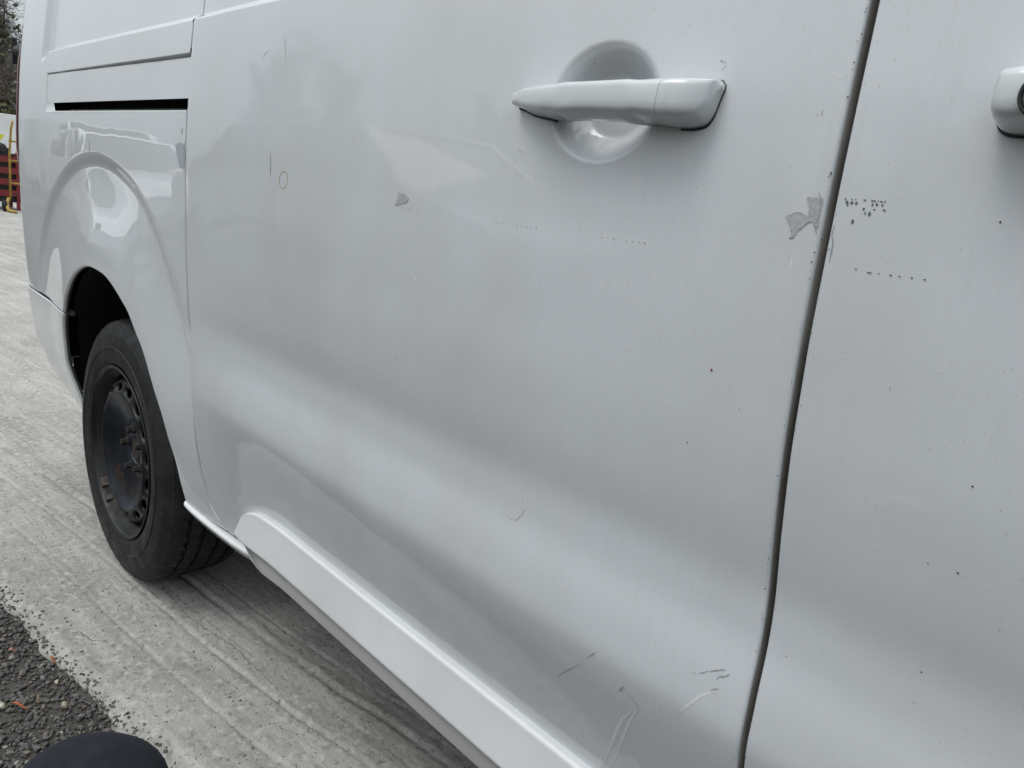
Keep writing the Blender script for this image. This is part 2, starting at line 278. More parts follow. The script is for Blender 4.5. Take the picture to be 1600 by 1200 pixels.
    # edge drops to the chippings
nyy = len(ys_t)
for i in range(len(xs) - 1):
    for j in range(nyy - 1):
        a = i * nyy + j; F.append((a, a + nyy, a + nyy + 1, a + 1))
base = len(V)
for xx in xs: V.append((xx, edge_y(xx) - .006, -.045))
for i in range(len(xs) - 1): F.append((base + i, base + i + 1, (i + 1) * nyy, i * nyy))
mesh('concrete_slab', V, F, CONC, kind='structure')

CRK, _, _ = principled('crack_dirt', (.085, .08, .072), .95)
slab = bpy.data.objects['concrete_slab']
def crack(pts, w, seed):
    rc = random.Random(seed); fine = []
    for a, b in zip(pts, pts[1:]):
        n_ = max(2, int(math.hypot(b[0] - a[0], b[1] - a[1]) / .006))
        fine += [(a[0] + (b[0] - a[0]) * q / n_ + rc.gauss(0, .0016), a[1] + (b[1] - a[1]) * q / n_ + rc.gauss(0, .0016)) for q in range(n_)]
    V = []; F = []
    for i, (x_, y_) in enumerate(fine):
        a = fine[max(i - 1, 0)]; b = fine[min(i + 1, len(fine) - 1)]; dx, dy = b[0] - a[0], b[1] - a[1]; l_ = math.hypot(dx, dy) or 1
        ww = w * rc.uniform(.3, 1.2) * (1 if 0 < i < len(fine) - 1 else .1) / 2
        for s_ in (-1, 1):
            X_, Y_ = x_ - dy / l_ * ww * s_, y_ + dx / l_ * ww * s_; V.append((X_, Y_, slab_h(X_, Y_) + .0012))
    for i in range(len(fine) - 1): F.append((2 * i, 2 * i + 2, 2 * i + 3, 2 * i + 1))
    mesh('crack', V, F, CRK, slab)
crack([(.905, .62), (.95, .70), (1.02, .735), (1.05, .80), (1.12, .84)], .0024, 1)
crack([(.93, .75), (.99, .72), (1.03, .66)], .0022, 2)
crack([(.225, -.165), (.275, -.150), (.30, -.12)], .0017, 3)
crack([(.40, -.13), (.44, -.115), (.455, -.09)], .0015, 4)
crack([(-.08, .30), (.10, .33), (.22, .335), (.40, .375), (.60, .40)], .0018, 5)
crack([(.02, .02), (.12, .05), (.30, .055), (.46, .09), (.66, .10)], .0015, 6)
crack([(.62, .52), (.70, .50), (.74, .45), (.80, .44)], .0018, 7)

ASPH, _, _ = principled('worn_asphalt', (.05, .048, .046), .9)
x = noise_mix(ASPH, (.045, .041, .037), (.085, .074, .062), 6, .4, .7); x = noise_mix(ASPH, None, (.13, .12, .11), 150, .6, .7, prev=x); bump(ASPH, 130, .006, 8); bump(ASPH, 40, .006, 4, kind='v')
V = []; F = []
gx = [-900, -300, -70, -25, -8] + frange(-3, 3, 300) + [8, 25, 70, 300]; gy = [-300, -80, -25, -8, -4, -2.2] + frange(-1.4, .3, 110) + [2, 8, 70, 400, 900]
for xx in gx:
    for yy in gy:
        V.append((xx, yy, -.022 + (.005 * fbm(xx, yy, 5) + .003 * fbm(xx, yy, 60, 2) if abs(xx) < 4 and -2 < yy < .4 else 0)))
for i in range(len(gx) - 1):
    for j in range(len(gy) - 1):
        a = i * len(gy) + j; F.append((a, a + len(gy), a + len(gy) + 1, a + 1))
mesh('ground', V, F, ASPH, kind='structure')

# dark stone chippings, uncountable, beside the slab
def stone_mesh(seed, sub=1):
    rnd = random.Random(seed); bm = bmesh.new(); bmesh.ops.create_icosphere(bm, subdivisions=sub, radius=1)
    for v in bm.verts:
        k = 1 + .35 * noise.noise(v.co * 1.3 + Vector((seed * 3.1, 0, 0)))
        v.co = Vector((v.co.x * k, v.co.y * k * .8, v.co.z * k * .62))
    vs_ = [v.co.copy() for v in bm.verts]; fs_ = [[w.index for w in f.verts] for f in bm.faces] if False else None
    bm.verts.index_update(); fs_ = [tuple(w.index for w in f.verts) for f in bm.faces]
    bm.free(); return vs_, fs_
STM = []
for i, (c1, c2) in enumerate([((.055, .053, .052), (.095, .090, .086)), ((.095, .089, .083), (.15, .138, .125)), ((.12, .095, .075), (.18, .15, .12)), ((.34, .32, .28), (.20, .18, .155))]):
    m, _, _ = principled('stone_%s' % 'abcd'[i], c1, .75); noise_mix(m, c1, c2, 120, .4, .65); STM.append(m)
protos = [stone_mesh(s) for s in range(8)]
rnd = random.Random(3)
V = []; F = []; FM = []
def put_stone(px_, py_, pz_, r):
    vs_, fs_ = rnd.choice(protos); b0 = len(V)
    rot = Matrix.Rotation(rnd.uniform(0, 6.3), 3, 'Z') @ Matrix.Rotation(rnd.uniform(-.6, .6), 3, 'X')
    for v in vs_: V.append(tuple(rot @ v * r + Vector((px_, py_, pz_))))
    for f in fs_: F.append(tuple(b0 + k for k in f))
    q = rnd.random(); FM.extend([0 if q < .58 else 1 if q < .90 else 2 if q < .965 else 3] * len(fs_))
n = 0
while n < 26000:
    xx = rnd.uniform(-1.2, 1.5); yy = rnd.uniform(-.95, .02)
    if yy > edge_y(xx) - .004: continue
    r = rnd.choice([.0022, .003, .0035, .0045, .006]) * rnd.uniform(.8, 1.3)
    put_stone(xx, yy, -.020 + .005 * fbm(xx, yy, 5) + r * rnd.uniform(.1, .5), r); n += 1
mesh('loose_chippings', V, F, None, mats=STM, fm=FM, smooth=False, kind='stuff')
# crumbs of grit on the slab
V = []; F = []; FM = []
for _ in range(1500):
    xx = rnd.uniform(-1.5, 1.6); yy = edge_y(xx) + abs(rnd.gauss(0, .016)) - .003
    r = rnd.choice((.0012, .002, .003, .0042)) * rnd.uniform(.7, 1.2); put_stone(xx, yy, slab_h(xx, yy) + r * .2, r)
for _ in range(1100):
    xx = rnd.uniform(-1.5, 1.6); yy = edge_y(xx) + abs(rnd.gauss(0, .28))
    r = rnd.uniform(.0006, .0022) * (1.6 if rnd.random() < .06 else 1); put_stone(xx, yy, slab_h(xx, yy) + r * .3, r)
mesh('grit_crumbs', V, F, None, mats=STM, fm=FM, smooth=False, kind='stuff')

# pebbles, leaf pieces and a twig one can pick out
def pebble(loc, size, col, label, seed, stretch=(1, .8, .6)):
    vs_, fs_ = stone_mesh(seed, 2)
    m, _, _ = principled('pebble_stone', col, .6); noise_mix(m, col, tuple(c * .55 for c in col), 90, .4, .7)
    o = mesh('pebble', [Vector((v.x * stretch[0], v.y * stretch[1], v.z)) * size for v in vs_], fs_, m)
    o.location = loc; o['label'] = label; o['category'] = 'pebble'
    return o
pebble((.448, -.251, -.010), .0095, (.34, .29, .22), 'cream and brown pebble, largest of the loose stones beside the concrete edge', 31)
pebble((.363, -.244, -.012), .006, (.52, .45, .36), 'small pale peach pebble lying in dark chippings up from the cream pebble', 32)
pebble((.383, -.342, -.012), .0085, (.50, .48, .38), 'round pale yellowish pebble at the left edge of the picture', 33)
pebble((.40, -.195, -.012), .0075, (.075, .075, .082), 'dark bluish stone against the crumbling concrete edge', 34)
pebble((.335, -.262, -.012), .0085, (.16, .165, .165), 'flat grey stone left of the small peach pebble', 35)
def leaf(loc, ln, wd, rz, col, label, name='leaf_scrap'):
    m, _, _ = principled('dry_leaf', col, .75); noise_mix(m, col, tuple(c * .6 for c in col), 200, .4, .7)
    V = []; F = []
    k = 9
    for i in range(k):
        s = i / (k - 1); w = wd * math.sin(PI * min(max(s, .04), .96)) ** .7
        for side, y_ in ((0, -w), (1, 0), (2, w)):
            V.append((ln * (s - .5), y_ / 2, .0035 * math.sin(s * 5) + (.0018 if side != 1 else 0)))
    for i in range(k - 1):
        for j in range(2): a = i * 3 + j; F.append((a, a + 3, a + 4, a + 1))
    o = mesh(name, V, F, m); md = o.modifiers.new('t', 'SOLIDIFY'); md.thickness = .0006
    o.location = loc; o.rotation_euler = (0, .1, rz); o['label'] = label; o['category'] = 'leaf' if 'leaf' in name else 'twig'
    return o
leaf((.403, -.318, -.009), .034, .005, math.radians(40), (.42, .13, .05), 'thin orange-brown strip of dry wood lying in the chippings near the left edge', 'wood_splinter')
leaf((.284, -.232, -.009), .022, .006, math.radians(10), (.34, .13, .045), 'short rusty orange dry leaf scrap touching the concrete edge')
leaf((.205, -.289, -.009), .016, .010, math.radians(70), (.40, .20, .14), 'small pinkish brown leaf scrap at the upper end of the chippings', )
leaf((.40, -.285, -.009), .020, .004, math.radians(-20), (.20, .15, .10), 'dull brown curled sliver above the orange wooden splinter', 'wood_splinter')

# ------------------------------------------------------------------ the van
van = empty('parked_van', (0, 0, 0), label='white panel van with a scratched sliding door and black steel wheels, filling the picture', category='van')
def wavy(x, z): return .00035 * noise.noise(Vector((x * 5.5, 0, z * 7))) + .0002 * noise.noise(Vector((x * 13, 4, z * 16)))
def gapx(tab, z):
    """x of a shut line at height z (tab sorted by falling z)"""
    if z >= tab[0][1]: return tab[0][0]
    for (xa, za), (xb, zb) in zip(tab, tab[1:]):
        if za >= z >= zb: return xa + (xb - xa) * (za - z) / max(za - zb, 1e-6)
    return tab[-1][0]
def smooth_tab(tab, n=3):
    for _ in range(n):
        t = [tab[0]]
        for a, b in zip(tab, tab[1:]): t += [(a[0] * .75 + b[0] * .25, a[1] * .75 + b[1] * .25), (a[0] * .25 + b[0] * .75, a[1] * .25 + b[1] * .75)]
        t.append(tab[-1]); tab = t
    return tab
RG_RAW = [(.500, 1.95), (.500, 1.40), (.5000, 1.30), (.4985, 1.2465), (.4965, 1.199), (.4965, 1.1559), (.4985, 1.0572), (.5020, .979), (.5030, .8987), (.5005, .7769), (.4965, .6491), (.4925, .5813), (.4895, .4962), (.4905, .4319), (.4985, .3824), (.520, .3553), (.548, .337)]
RG = smooth_tab(RG_RAW)
FG = [(1.6525, 1.95), (1.6535, 1.2237), (1.6552, 1.1), (1.657, .99), (1.660, .9), (1.664, .82), (1.668, .74), (1.671, .66), (1.673, .5), (1.673, .3)]
GAPF = .0062
SLOT_TOP, SLOT_BOT = 1.1745, 1.1555
def crease(x, z):           # pressed window blank above the waist: recessed, lower edge faces up
    d = .015 * sst(1.303, 1.316, z + .02 * sst(-.47, -.53, x)) * sst(-.545, -.522, x)
    return d * (1 - sst(1.66, 1.72, z))
# handle cup
CUPX, CUPZ, CUPA, CUPB = 1.4365, 1.1590, .0600, .0500
def cup(x, z, cx=CUPX):
    dx = (x - cx) / CUPA; dz = (z - CUPZ) / CUPB
    r = math.sqrt(dx * dx + dz * dz)
    if r > 1.15: return 0
    return .026 * (1 - sst(.48, 1.06, r))
AR_TAB = [(-10, .385), (1, .388), (20, .402), (34, .415), (53, .435), (65, .447), (87, .458), (104, .464), (117, .464), (130, .459), (140, .453), (159, .430), (180, .40)]
AZ = .338
def blister(x, z):
    dx = x + .035; r = math.hypot(dx, (z - AZ) * 1.0); th = math.degrees(math.atan2(z - AZ, dx))
    fade = sst(8, 42, th) * (1 - sst(140, 168, th))
    R = .725 - .05 * (1 - sst(20, 70, th))
    inward = .0100 * (1 - sst(R - .034 - .035 * (1 - sst(25, 70, th)), R + .004, r)) * fade
    out = .024 * (1 - sst(.42, R - .03, r)) * (fade * .75 + .25 * sst(-2, 10, th))
    return inward - out
def W(u, z, off=0.0):
    """world point of the rear quarter: u is x until the rear corner, then runs round it"""
    RC, X0 = .10, -.79
    if u >= X0:
        y = skin(u, z) + wavy(u, z) + off
        if u > 3.0: pass
        return (u, y, z)
    a = (X0 - u) / RC; s0 = .012
    y0 = skin(X0, z)
    if a <= PI / 2: return (X0 - (RC - off) * math.sin(a), y0 + RC - (RC - off) * math.cos(a), z)
    return (X0 - RC + off, y0 + RC + (a - PI / 2) * RC, z)
def grid(V, F, rows, wrap=False):
    b0 = len(V); n = len(rows[0])
    for r in rows: V.extend(r)
    for i in range(len(rows) - 1):
        for j in range(n - 1):
            a = b0 + i * n + j; F.append((a, a + 1, a + n + 1, a + n))
def uniq(l, eps=1e-5):
    l = sorted(l); o = [l[0]]
    for v in l[1:]:
        if v - o[-1] > eps: o.append(v)
    return o

# --- sliding door
def door_panel(name, xl, xr, zlo, zhi, hx, cupx, extra=None):
    us = frange(0, 1, 130)
    if hx:
        for q in frange(hx[0], hx[1], 90): us.append((q - .5) / 1.16)
        us = [u for u in us if 0 <= u <= 1]
    us = uniq(us, 1e-4)
    zs = frange(zlo, zhi, 190) + frange(1.09, 1.23, 80) + frange(1.295, 1.325, 16) + frange(.76, .86, 14)
    zs = uniq([z for z in zs if zlo <= z <= zhi], 3e-4)
    rows = []
    for z in zs:
        a, b = xl(z), xr(z); row = []
        for dx, dy in ((0, .026), (0, .004), (.0004, .0016), (.0014, .0004)):
            row.append((a + dx, skin(a, z) + crease(a, z) + dy, z))
        for u in us:
            x_ = a + .003 + (b - a - .006) * u
            d = skin(x_, z) + wavy(x_, z) + crease(x_, z) + (cup(x_, z, cupx) if cupx else 0)
            if extra: d += extra(x_, z)
            row.append((x_, d, z))
        for dx, dy in ((-.0014, .0004), (-.0004, .0016), (0, .004), (0, .026)):
            row.append((b + dx, skin(b, z) + crease(b, z) + dy, z))
        rows.append(row)
    V = []; F = []; grid(V, F, rows)
    n = len(rows[0]); FM = []
    for i in range(len(rows) - 1):
        for j in range(n - 1): FM.append(1 if (j == 0 or j == n - 2) else 0)
    return V, F, FM
V, F, FM = door_panel('sliding_door', lambda z: gapx(RG, z) + .0012, lambda z: gapx(FG, z), .337, 1.78, (1.36, 1.51), CUPX)
sdoor = mesh('sliding_door', V, F, None, van, mats=[WHITE, EDGE_SHADE], fm=FM)
V, F, FM = door_panel('front_door', lambda z: gapx(FG, z) + GAPF, lambda z: 2.74 + .12 * sst(1.0, .3, z) * 0, .337, 1.275, (1.80, 1.96), 1.885)
fdoor = mesh('front_door', V, F, None, van, mats=[WHITE, EDGE_SHADE], fm=FM, )
# seals lying deep in the shut lines
def seal(name, fx0, fx1, z0, z1, dy, mat, parent, n=60):
    rows = []
    for z in frange(z0, z1, n):
        a, b = fx0(z), fx1(z); y = skin(a, z) + crease(a, z) + dy
        rows.append([(a, y + .004, z), (a + .25 * (b - a), y, z), (a + .75 * (b - a), y, z), (b, y + .004, z), (b, y + .02, z)])
    V = []; F = []; grid(V, F, rows); return mesh(name, V, F, mat, parent)
seal('door_seal', lambda z: gapx(FG, z) - .006, lambda z: gapx(FG, z) + .016, .32, 1.9, .0225, VOID, van)
seal('door_seal', lambda z: gapx(RG, z) - .006, lambda z: gapx(RG, z) + .006, .33, 1.9, .0065, VOID, van)

# --- rear quarter panel: fan from the wheel arch out to shut line, waist and rear corner
ZW = 1.10
UEND = -.97
BZ = .632
def outer_pt(th):
    """intersection of the ray at angle th (deg) from the wheel centre with the outline"""
    c, s = math.cos(math.radians(th)), math.sin(math.radians(th))
    if c > 0:
        # shut line side
        lo, hi = .2, 1.2
        for _ in range(40):
            m = (lo + hi) / 2
            if m * c < gapx(RG, AZ + m * s) - .0028: lo = m
            else: hi = m
        if AZ + lo * s <= ZW: return (lo * c, AZ + lo * s)
    if s > 0:
        t = (ZW - AZ) / s
        if t * c >= UEND: return (t * c, ZW)
    t = UEND / c
    return (UEND, AZ + t * s)
th_c1 = math.degrees(math.atan2(ZW - AZ, gapx(RG, ZW) - .0028)); th_c2 = math.degrees(math.atan2(ZW - AZ, UEND)); th_e = math.degrees(math.atan2(BZ - AZ, UEND))
th_ai = math.degrees(math.asin((BZ - AZ) / .453))
th_a_end = 180 - th_ai
outs = frange(1.2, th_c1, 60) + frange(th_c1, th_c2, 230)[1:] + frange(th_c2, th_e, 60)[1:]
def inner_th(to):
    if to <= 110: return to
    return 110 + (th_a_end - 110) * (to - 110) / (th_e - 110)
NR = 170
rows = []; topcols = []
for to in outs:
    ti = inner_th(to); r = lerp_tab(AR_TAB, ti); ix, iz = r * math.cos(math.radians(ti)), AZ + r * math.sin(math.radians(ti))
    ox, oz = outer_pt(to)
    if to == outs[0]: iz = max(iz, .346); oz = .340; ox = .547
    if abs(oz - ZW) < 1e-6: topcols.append(ox)
    row = []
    dirx, dirz = ix - 0, iz - AZ; dl = math.hypot(dirx, dirz); dirx /= dl; dirz /= dl
    for (dr, dy) in ((.004, .014), (-.0005, .010), (-.0002, .006), (.0006, .002), (.002, .0005)):
        x_, z_ = ix + dirx * dr, iz + dirz * dr
        p = W(x_, z_, blister(x_, z_) + dy); row.append(p)
    for k in range(NR + 1):
        t = (k / NR) ** 1.15
        x_ = ix + dirx * .0045 + (ox - ix - dirx * .0045) * t; z_ = iz + dirz * .0045 + (oz - iz - dirz * .0045) * t
        row.append(W(x_, z_, blister(x_, z_)))
    rows.append(row)
V = []; F = []; grid(V, F, rows)
n = len(rows[0]); FM = []
for i in range(len(rows) - 1):
    for j in range(n - 1): FM.append(1 if j < 2 else 0)
# upper part, shares the columns on the waist line
topcols = uniq(topcols)
zs = [ZW] + frange(1.1, SLOT_BOT - .006, 18)[1:] + [SLOT_BOT - .0045, SLOT_BOT - .003, SLOT_BOT - .0018, SLOT_BOT - .0008, SLOT_BOT - .0002, SLOT_BOT, SLOT_TOP, SLOT_TOP + .0003, SLOT_TOP + .001, SLOT_TOP + .003] + \
    frange(1.179, 1.240, 14) + [1.2425, 1.2430] + frange(1.2435, 1.2500, 13) + [1.2508, 1.252, 1.255] + frange(1.26, 1.296, 6) + frange(1.30, 1.322, 16) + frange(1.33, 1.9, 70)
SX0 = -.405      # rear end of the dark slot
RX0 = -.478      # rear end of the recessed cover
def recess(x, z):
    k = .0022 + .0016 * sst(RX0, .5, x)
    cr = .012 * (1 - math.sqrt(max(0, 1 - max(0, 1 - (x - RX0) / .012) ** 2))) if RX0 <= x < RX0 + .012 else 0
    inx = sst(RX0, RX0 + .006, x)
    g = .007 * inx * sst(1.2485 - .0050 * (.35 + .65 * sst(RX0, .4, x)), 1.2480 - .0035 * (.35 + .65 * sst(RX0, .4, x)), z) * 0
    gw = .0012 + .0036 * max(0, min(1, (x - RX0) / .9))
    gr = .0085 * inx * sst(1.2490 - gw - .0008, 1.2490 - gw, z) * (1 - sst(1.2490, 1.2496, z))
    return k * inx * sst(SLOT_BOT - .002 + cr, SLOT_BOT + cr, z) * (1 - sst(1.2490, 1.2496, z)) + gr
def lip(x, z):   # rounded lower lip of the slot
    d = SLOT_BOT - z
    if d < 0 or d > .005: return 0
    return (.0035 * (1 - d / .005) ** 2 - .0008 * sst(.005, .003, d) * sst(0.0004, .002, d)) * sst(RX0, RX0 + .02, x)
ug = gapx(RG, ZW) - .0028
def colx(c, z):
    return c + (gapx(RG, z) - .0028 - ug) * sst(.0, .45, c)
cols = []
for c in topcols: cols.append(c)
extra_cols = [SX0 - .001, SX0, SX0 + .001, RX0 - .001, RX0, RX0 + .002, RX0 + .005, RX0 + .008, RX0 + .011] + frange(-.56, -.505, 22)
cols2 = uniq(cols + extra_cols, 4e-4)
b0 = len(V); nc = len(cols2)
for z in zs:
    for c in cols2:
        x_ = colx(c, z); V.append(W(x_, z, (blister(x_, z) if z < 1.16 else 0) + crease(x_, z) + recess(x_, z) + lip(x_, z)))
for i in range(len(zs) - 1):
    for j in range(nc - 1):
        if zs[i] >= SLOT_BOT - 1e-6 and zs[i + 1] <= SLOT_TOP + 1e-6 and cols2[j] >= SX0 - 1e-6: continue
        a = b0 + i * nc + j; F.append((a, a + 1, a + nc + 1, a + nc)); FM.append(0)
# flange along the rear shut line
flr = []
for z in uniq(frange(.345, 1.9, 160)):
    x_ = gapx(RG, z) - .0028; p = W(x_, z, crease(x_, z) + recess(x_, z) + (blister(x_, z) if z < 1.16 else 0)); flr.append([p, (p[0] + .0006, p[1] + .0012, z), (p[0] + .0008, p[1] + .02, z)])
grid(V, F, flr); FM += [0] * (2 * (len(flr) - 1))
quarter = mesh('rear_quarter_panel', V, F, None, van, mats=[QPAINT, FLANGE], fm=FM)
# weld the fan to the upper part
bm = bmesh.new(); bm.from_mesh(quarter.data); bmesh.ops.remove_doubles(bm, verts=bm.verts[:], dist=2e-4); bm.to_mesh(quarter.data); bm.free()
# black door-rail slot behind the opening
bm = bmesh.new()
yb = skin(0, 1.16)
def ribbon_box(bm, x0, x1, z0, z1, dy0, dy1, n=14):
    prev = None
    for x_ in frange(x0, x1, n):
        y_ = skin(x_, (z0 + z1) / 2)
        cur = [bm.verts.new((x_, y_ + dy0, z0)), bm.verts.new((x_, y_ + dy1, z0)), bm.verts.new((x_, y_ + dy1, z1)), bm.verts.new((x_, y_ + dy0, z1))]
        if prev:
            for k in range(4): bm.faces.new((prev[k], prev[(k + 1) % 4], cur[(k + 1) % 4], cur[k]))
        else: bm.faces.new(cur)
        prev = cur
    bm.faces.new(prev[::-1])
ribbon_box(bm, SX0 - .004, .52, SLOT_BOT - .03, SLOT_TOP + .03, .045, .055)
ribbon_box(bm, SX0 - .004, .52, SLOT_BOT - .012, SLOT_BOT - .006, .006, .045)
ribbon_box(bm, SX0 - .004, .52, SLOT_TOP + .006, SLOT_TOP + .012, .014, .045)
bbox(bm, SX0 - .012, SX0 - .006, skin(SX0, 1.16) + .006, skin(SX0, 1.16) + .05, SLOT_BOT - .03, SLOT_TOP + .03)
bmobj('rail_channel', bm, VOID, van)
bm = bmesh.new(); ribbon_box(bm, SX0 + .09, .44, SLOT_BOT + .001, SLOT_BOT + .0045, .018, .030)
bmobj('slide_rail', bm, BLACK, van)

# --- rear bumper corner below the quarter panel
rows = []
bz0 = lambda u: .40 + .05 * sst(-.5, -.85, u)
def bump_in(u, z):      # bumper tucks in towards its lower edge
    return -.004 + .015 * sst(.50, .33, z) + .022 * sst(.335, .295, z)
NB = 70
for i in range(NB + 1):
    t = i / NB; z_top = BZ - .003
    z = z_top - (z_top - .295) * t
    ti = 180 - math.degrees(math.asin(min(1, max(-1, (z - AZ) / .43)))); r = lerp_tab(AR_TAB, ti)
    ax = -math.sqrt(max(r * r - (z - AZ) ** 2, 0))
    row = []
    for dx, dy in ((-.004, .015), (-.001, .011), (.0008, .007), (.0006, .003), (-.001, .001)):
        p = W(ax + dx, z, bump_in(ax, z) + dy + (-.009 if dy < .03 else 0)); row.append(p)
    for k in range(90):
        s = k / 89; u = ax - .003 + (UEND - ax) * s
        sw = -.009 * (1 - sst(.05, .30, s)) 
        under = 0
        z2 = z + .060 * sst(-.45, -.93, u) * sst(.5, .33, z)
        p = W(u, z2, bump_in(u, z) + sw); row.append(p)
    rows.append(row)
top = [[(p[0], p[1] + .006, p[2] - .001) for p in rows[0]], [(p[0], p[1] + .0025, p[2] + .0012) for p in rows[0]]]
V = []; F = []; grid(V, F, top + rows)
BFM = [1 if (k % (len(rows[0]) - 1)) < 2 or k < len(rows[0]) - 1 else 0 for k in range(len(F))]
mesh('rear_bumper', V, F, None, van, mats=[TRIM, FLANGE], fm=BFM)

# --- arch liner
bm = bmesh.new(); yq = skin(-.36, .63); bbox(bm, -.385, -.352, yq + .006, yq + .018, .620, .636); bmobj('gap_cover', bm, FLANGE, van, bevel=.002)  # small grey piece at the notch, added to cover a bright gap
bm = bmesh.new(); bbox(bm, -.520, -.500, -.012, .42, .47, 1.02); bbox(bm, -.470, -.455, .012, .42, .375, .475); bmobj('arch_leak_block', bm, VOID, van)  # black plates added to block light leaking through behind the arch
bm = bmesh.new()
rings = []
for y_, k in ((-1, 0), (.05, .02), (.16, .05), (.34, .05), (.36, 0)):
    ring = []
    for i in range(41):
        th = 0 + 172 * i / 40; r = lerp_tab(AR_TAB, th) + .004 + k
        lx_, lz_ = r * math.cos(math.radians(th)), AZ + r * math.sin(math.radians(th))
        ring.append(bm.verts.new((lx_, y_ if y_ > -1 else skin(lx_, lz_) + .0125 + (.012 if th > 139 else 0), lz_)))
    rings.append(ring)
for a, b in zip(rings, rings[1:]):
    for k in range(40): bm.faces.new((a[k], a[k + 1], b[k + 1], b[k]))
bm.faces.new(rings[-1])
bmobj('arch_liner', bm, VOID, van, smooth=False)

# --- sill strip and moulding
def loft(name, xs_, sec, mat, parent, cap=True, smooth=True):
    """sec(x) -> list of (y,z); lofted along x"""
    rows = [[(x_, y, z) for y, z in sec(x_)] for x_ in xs_]
    V = []; F = []; grid(V, F, rows)
    if cap:
        n = len(rows[0]); F.append(tuple(range(n))); b = (len(rows) - 1) * n; F.append(tuple(range(b + n - 1, b - 1, -1)))
    return mesh(name, V, F, mat, parent, smooth=smooth)
def sill_sec(x):
    t = sst(.378, .396, x); t2 = 1.0
    y0 = skin(x, .35); zt = .353 - .135 * min(max(x - .386, 0), .20) - .004 * sst(.58, .8, x)
    k = .3 + .7 * t
    return [(y0 + .03, zt + .002), (y0 + .001, zt + .001), (y0 - .005 * k, zt - .0015), (y0 - .0075 * k, zt - .004), (y0 - .0075 * k, zt - .007 * k), (y0 - .004 * k, zt - .0115 * k), (y0 + .001, zt - .021 * k), (y0 + .010, zt - .028 * k), (y0 + .05, zt - .031), (y0 + .10, zt - .031)]
loft('side_sill', frange(.3865, .44, 14) + frange(.46, 2.95, 90), sill_sec, TRIM, van)
MX0 = .618
ZT, ZF0, ZB = .441, .371, .310
def mould_sec(x):
    s = min(1, (x - MX0) / .085); k = math.sqrt(max(0, 1 - (1 - s) ** 2)); k = max(k, .02)
    zc = .380
    zt = zc + (ZT - zc) * k; k3 = math.sqrt(max(0, 1 - (1 - min(1, (x - MX0) / .15)) ** 2)); zf = zc + (ZF0 - zc) * k3; zb = zc + (ZB - zc) * k
    yb_ = skin(x, .44) + .004; P = .0165 * (.35 + .65 * math.sqrt(k)); y = skin(x, .44)
    r1 = .0065 * k
    pts = [(yb_ + .006, zt - .001), (y - .006 * k, zt)] + [(y - (P - .008) + .0 - r1 * math.sin(q) * .9, zt - r1 * (1 - math.cos(q))) for q in frange(0, PI / 2, 6)]
    yt = pts[-1][0]; ztt = pts[-1][1]; yl = y - P - .009 * k
    pts += [(yt + (yl - yt) * q, ztt + (zf + .0018 * k - ztt) * q) for q in (.25, .5, .75, .95, 1)]
    pts += [(yl + .0003, zf), (yl + .0016, zf - .0018 * k), (yl + .0048, zf - .005 * k), (yl + .018, zf + (zb - zf) * .55), (yl + .0275, zb + .004 * k), (yl + .029, zb + .001 * k), (y + .004, zb), (y + .03, zb)]
    return pts
loft('door_moulding', [MX0 + .085 * (1 - math.cos(q)) for q in frange(.0, PI / 2, 26)] + frange(.735, 1.664, 70), mould_sec, TRIM, van)
loft('door_moulding', frange(1.672, 2.70, 50), mould_sec, TRIM, van)
# --- door handles
def interp(tab, x):
    tab = sorted(tab)
    if x <= tab[0][0]: return tab[0][1]
    for (a, fa), (b, fb) in zip(tab, tab[1:]):
        if x <= b: return fa + (fb - fa) * (x - a) / max(b - a, 1e-6)
    return tab[-1][1]
HX0, HX1 = 1.3722, 1.5836
PT_S = [(HX0 - .001, .010), (HX0 + .003, .016), (HX0 + .014, .021), (1.405, .030), (1.44, .036), (1.53, .036), (1.553, .030), (1.570, .0205), (1.5795, .0125), (HX1, .004)]
PT_F = [(HX0, .009), (1.405, .030), (1.44, .036), (1.53, .037), (1.566, .034), (1.577, .027), (1.5815, .018), (HX1, .006)]
BOTF = [(1.52, 1.1312), (1.5475, 1.1296), (1.561, 1.1298), (1.570, 1.1318), (1.5768, 1.1362), (1.5812, 1.1430), (HX1, 1.1500)]
TOPF = [(1.52, 1.1670), (1.5392, 1.1675), (1.5600, 1.1672), (1.572, 1.1655), (1.579, 1.1615), (HX1, 1.1530)]
TOPT = [(HX0, 1.1570)] + [(x, z) for x, z in HTOP] + [(HX1, 1.1572)]
BOTT = [(HX0, 1.1450)] + [(x, z) for x, z in HBOT] + [(HX1, 1.1565)]
def smooth_f(tab, x, w=.0022):
    return sum(interp(tab, x + w * k) for k in (-1.5, -.75, 0, .75, 1.5)) / 5
SECV = [(1, .0), (.99, .40), (.955, .68), (.89, .86), (.78, .945), (.62, .975), (.3, .992), (0, 1), (-.22, .995), (-.36, .965), (-.47, .90), (-.60, .74), (-.74, .52), (-.88, .28), (-1, .0)]
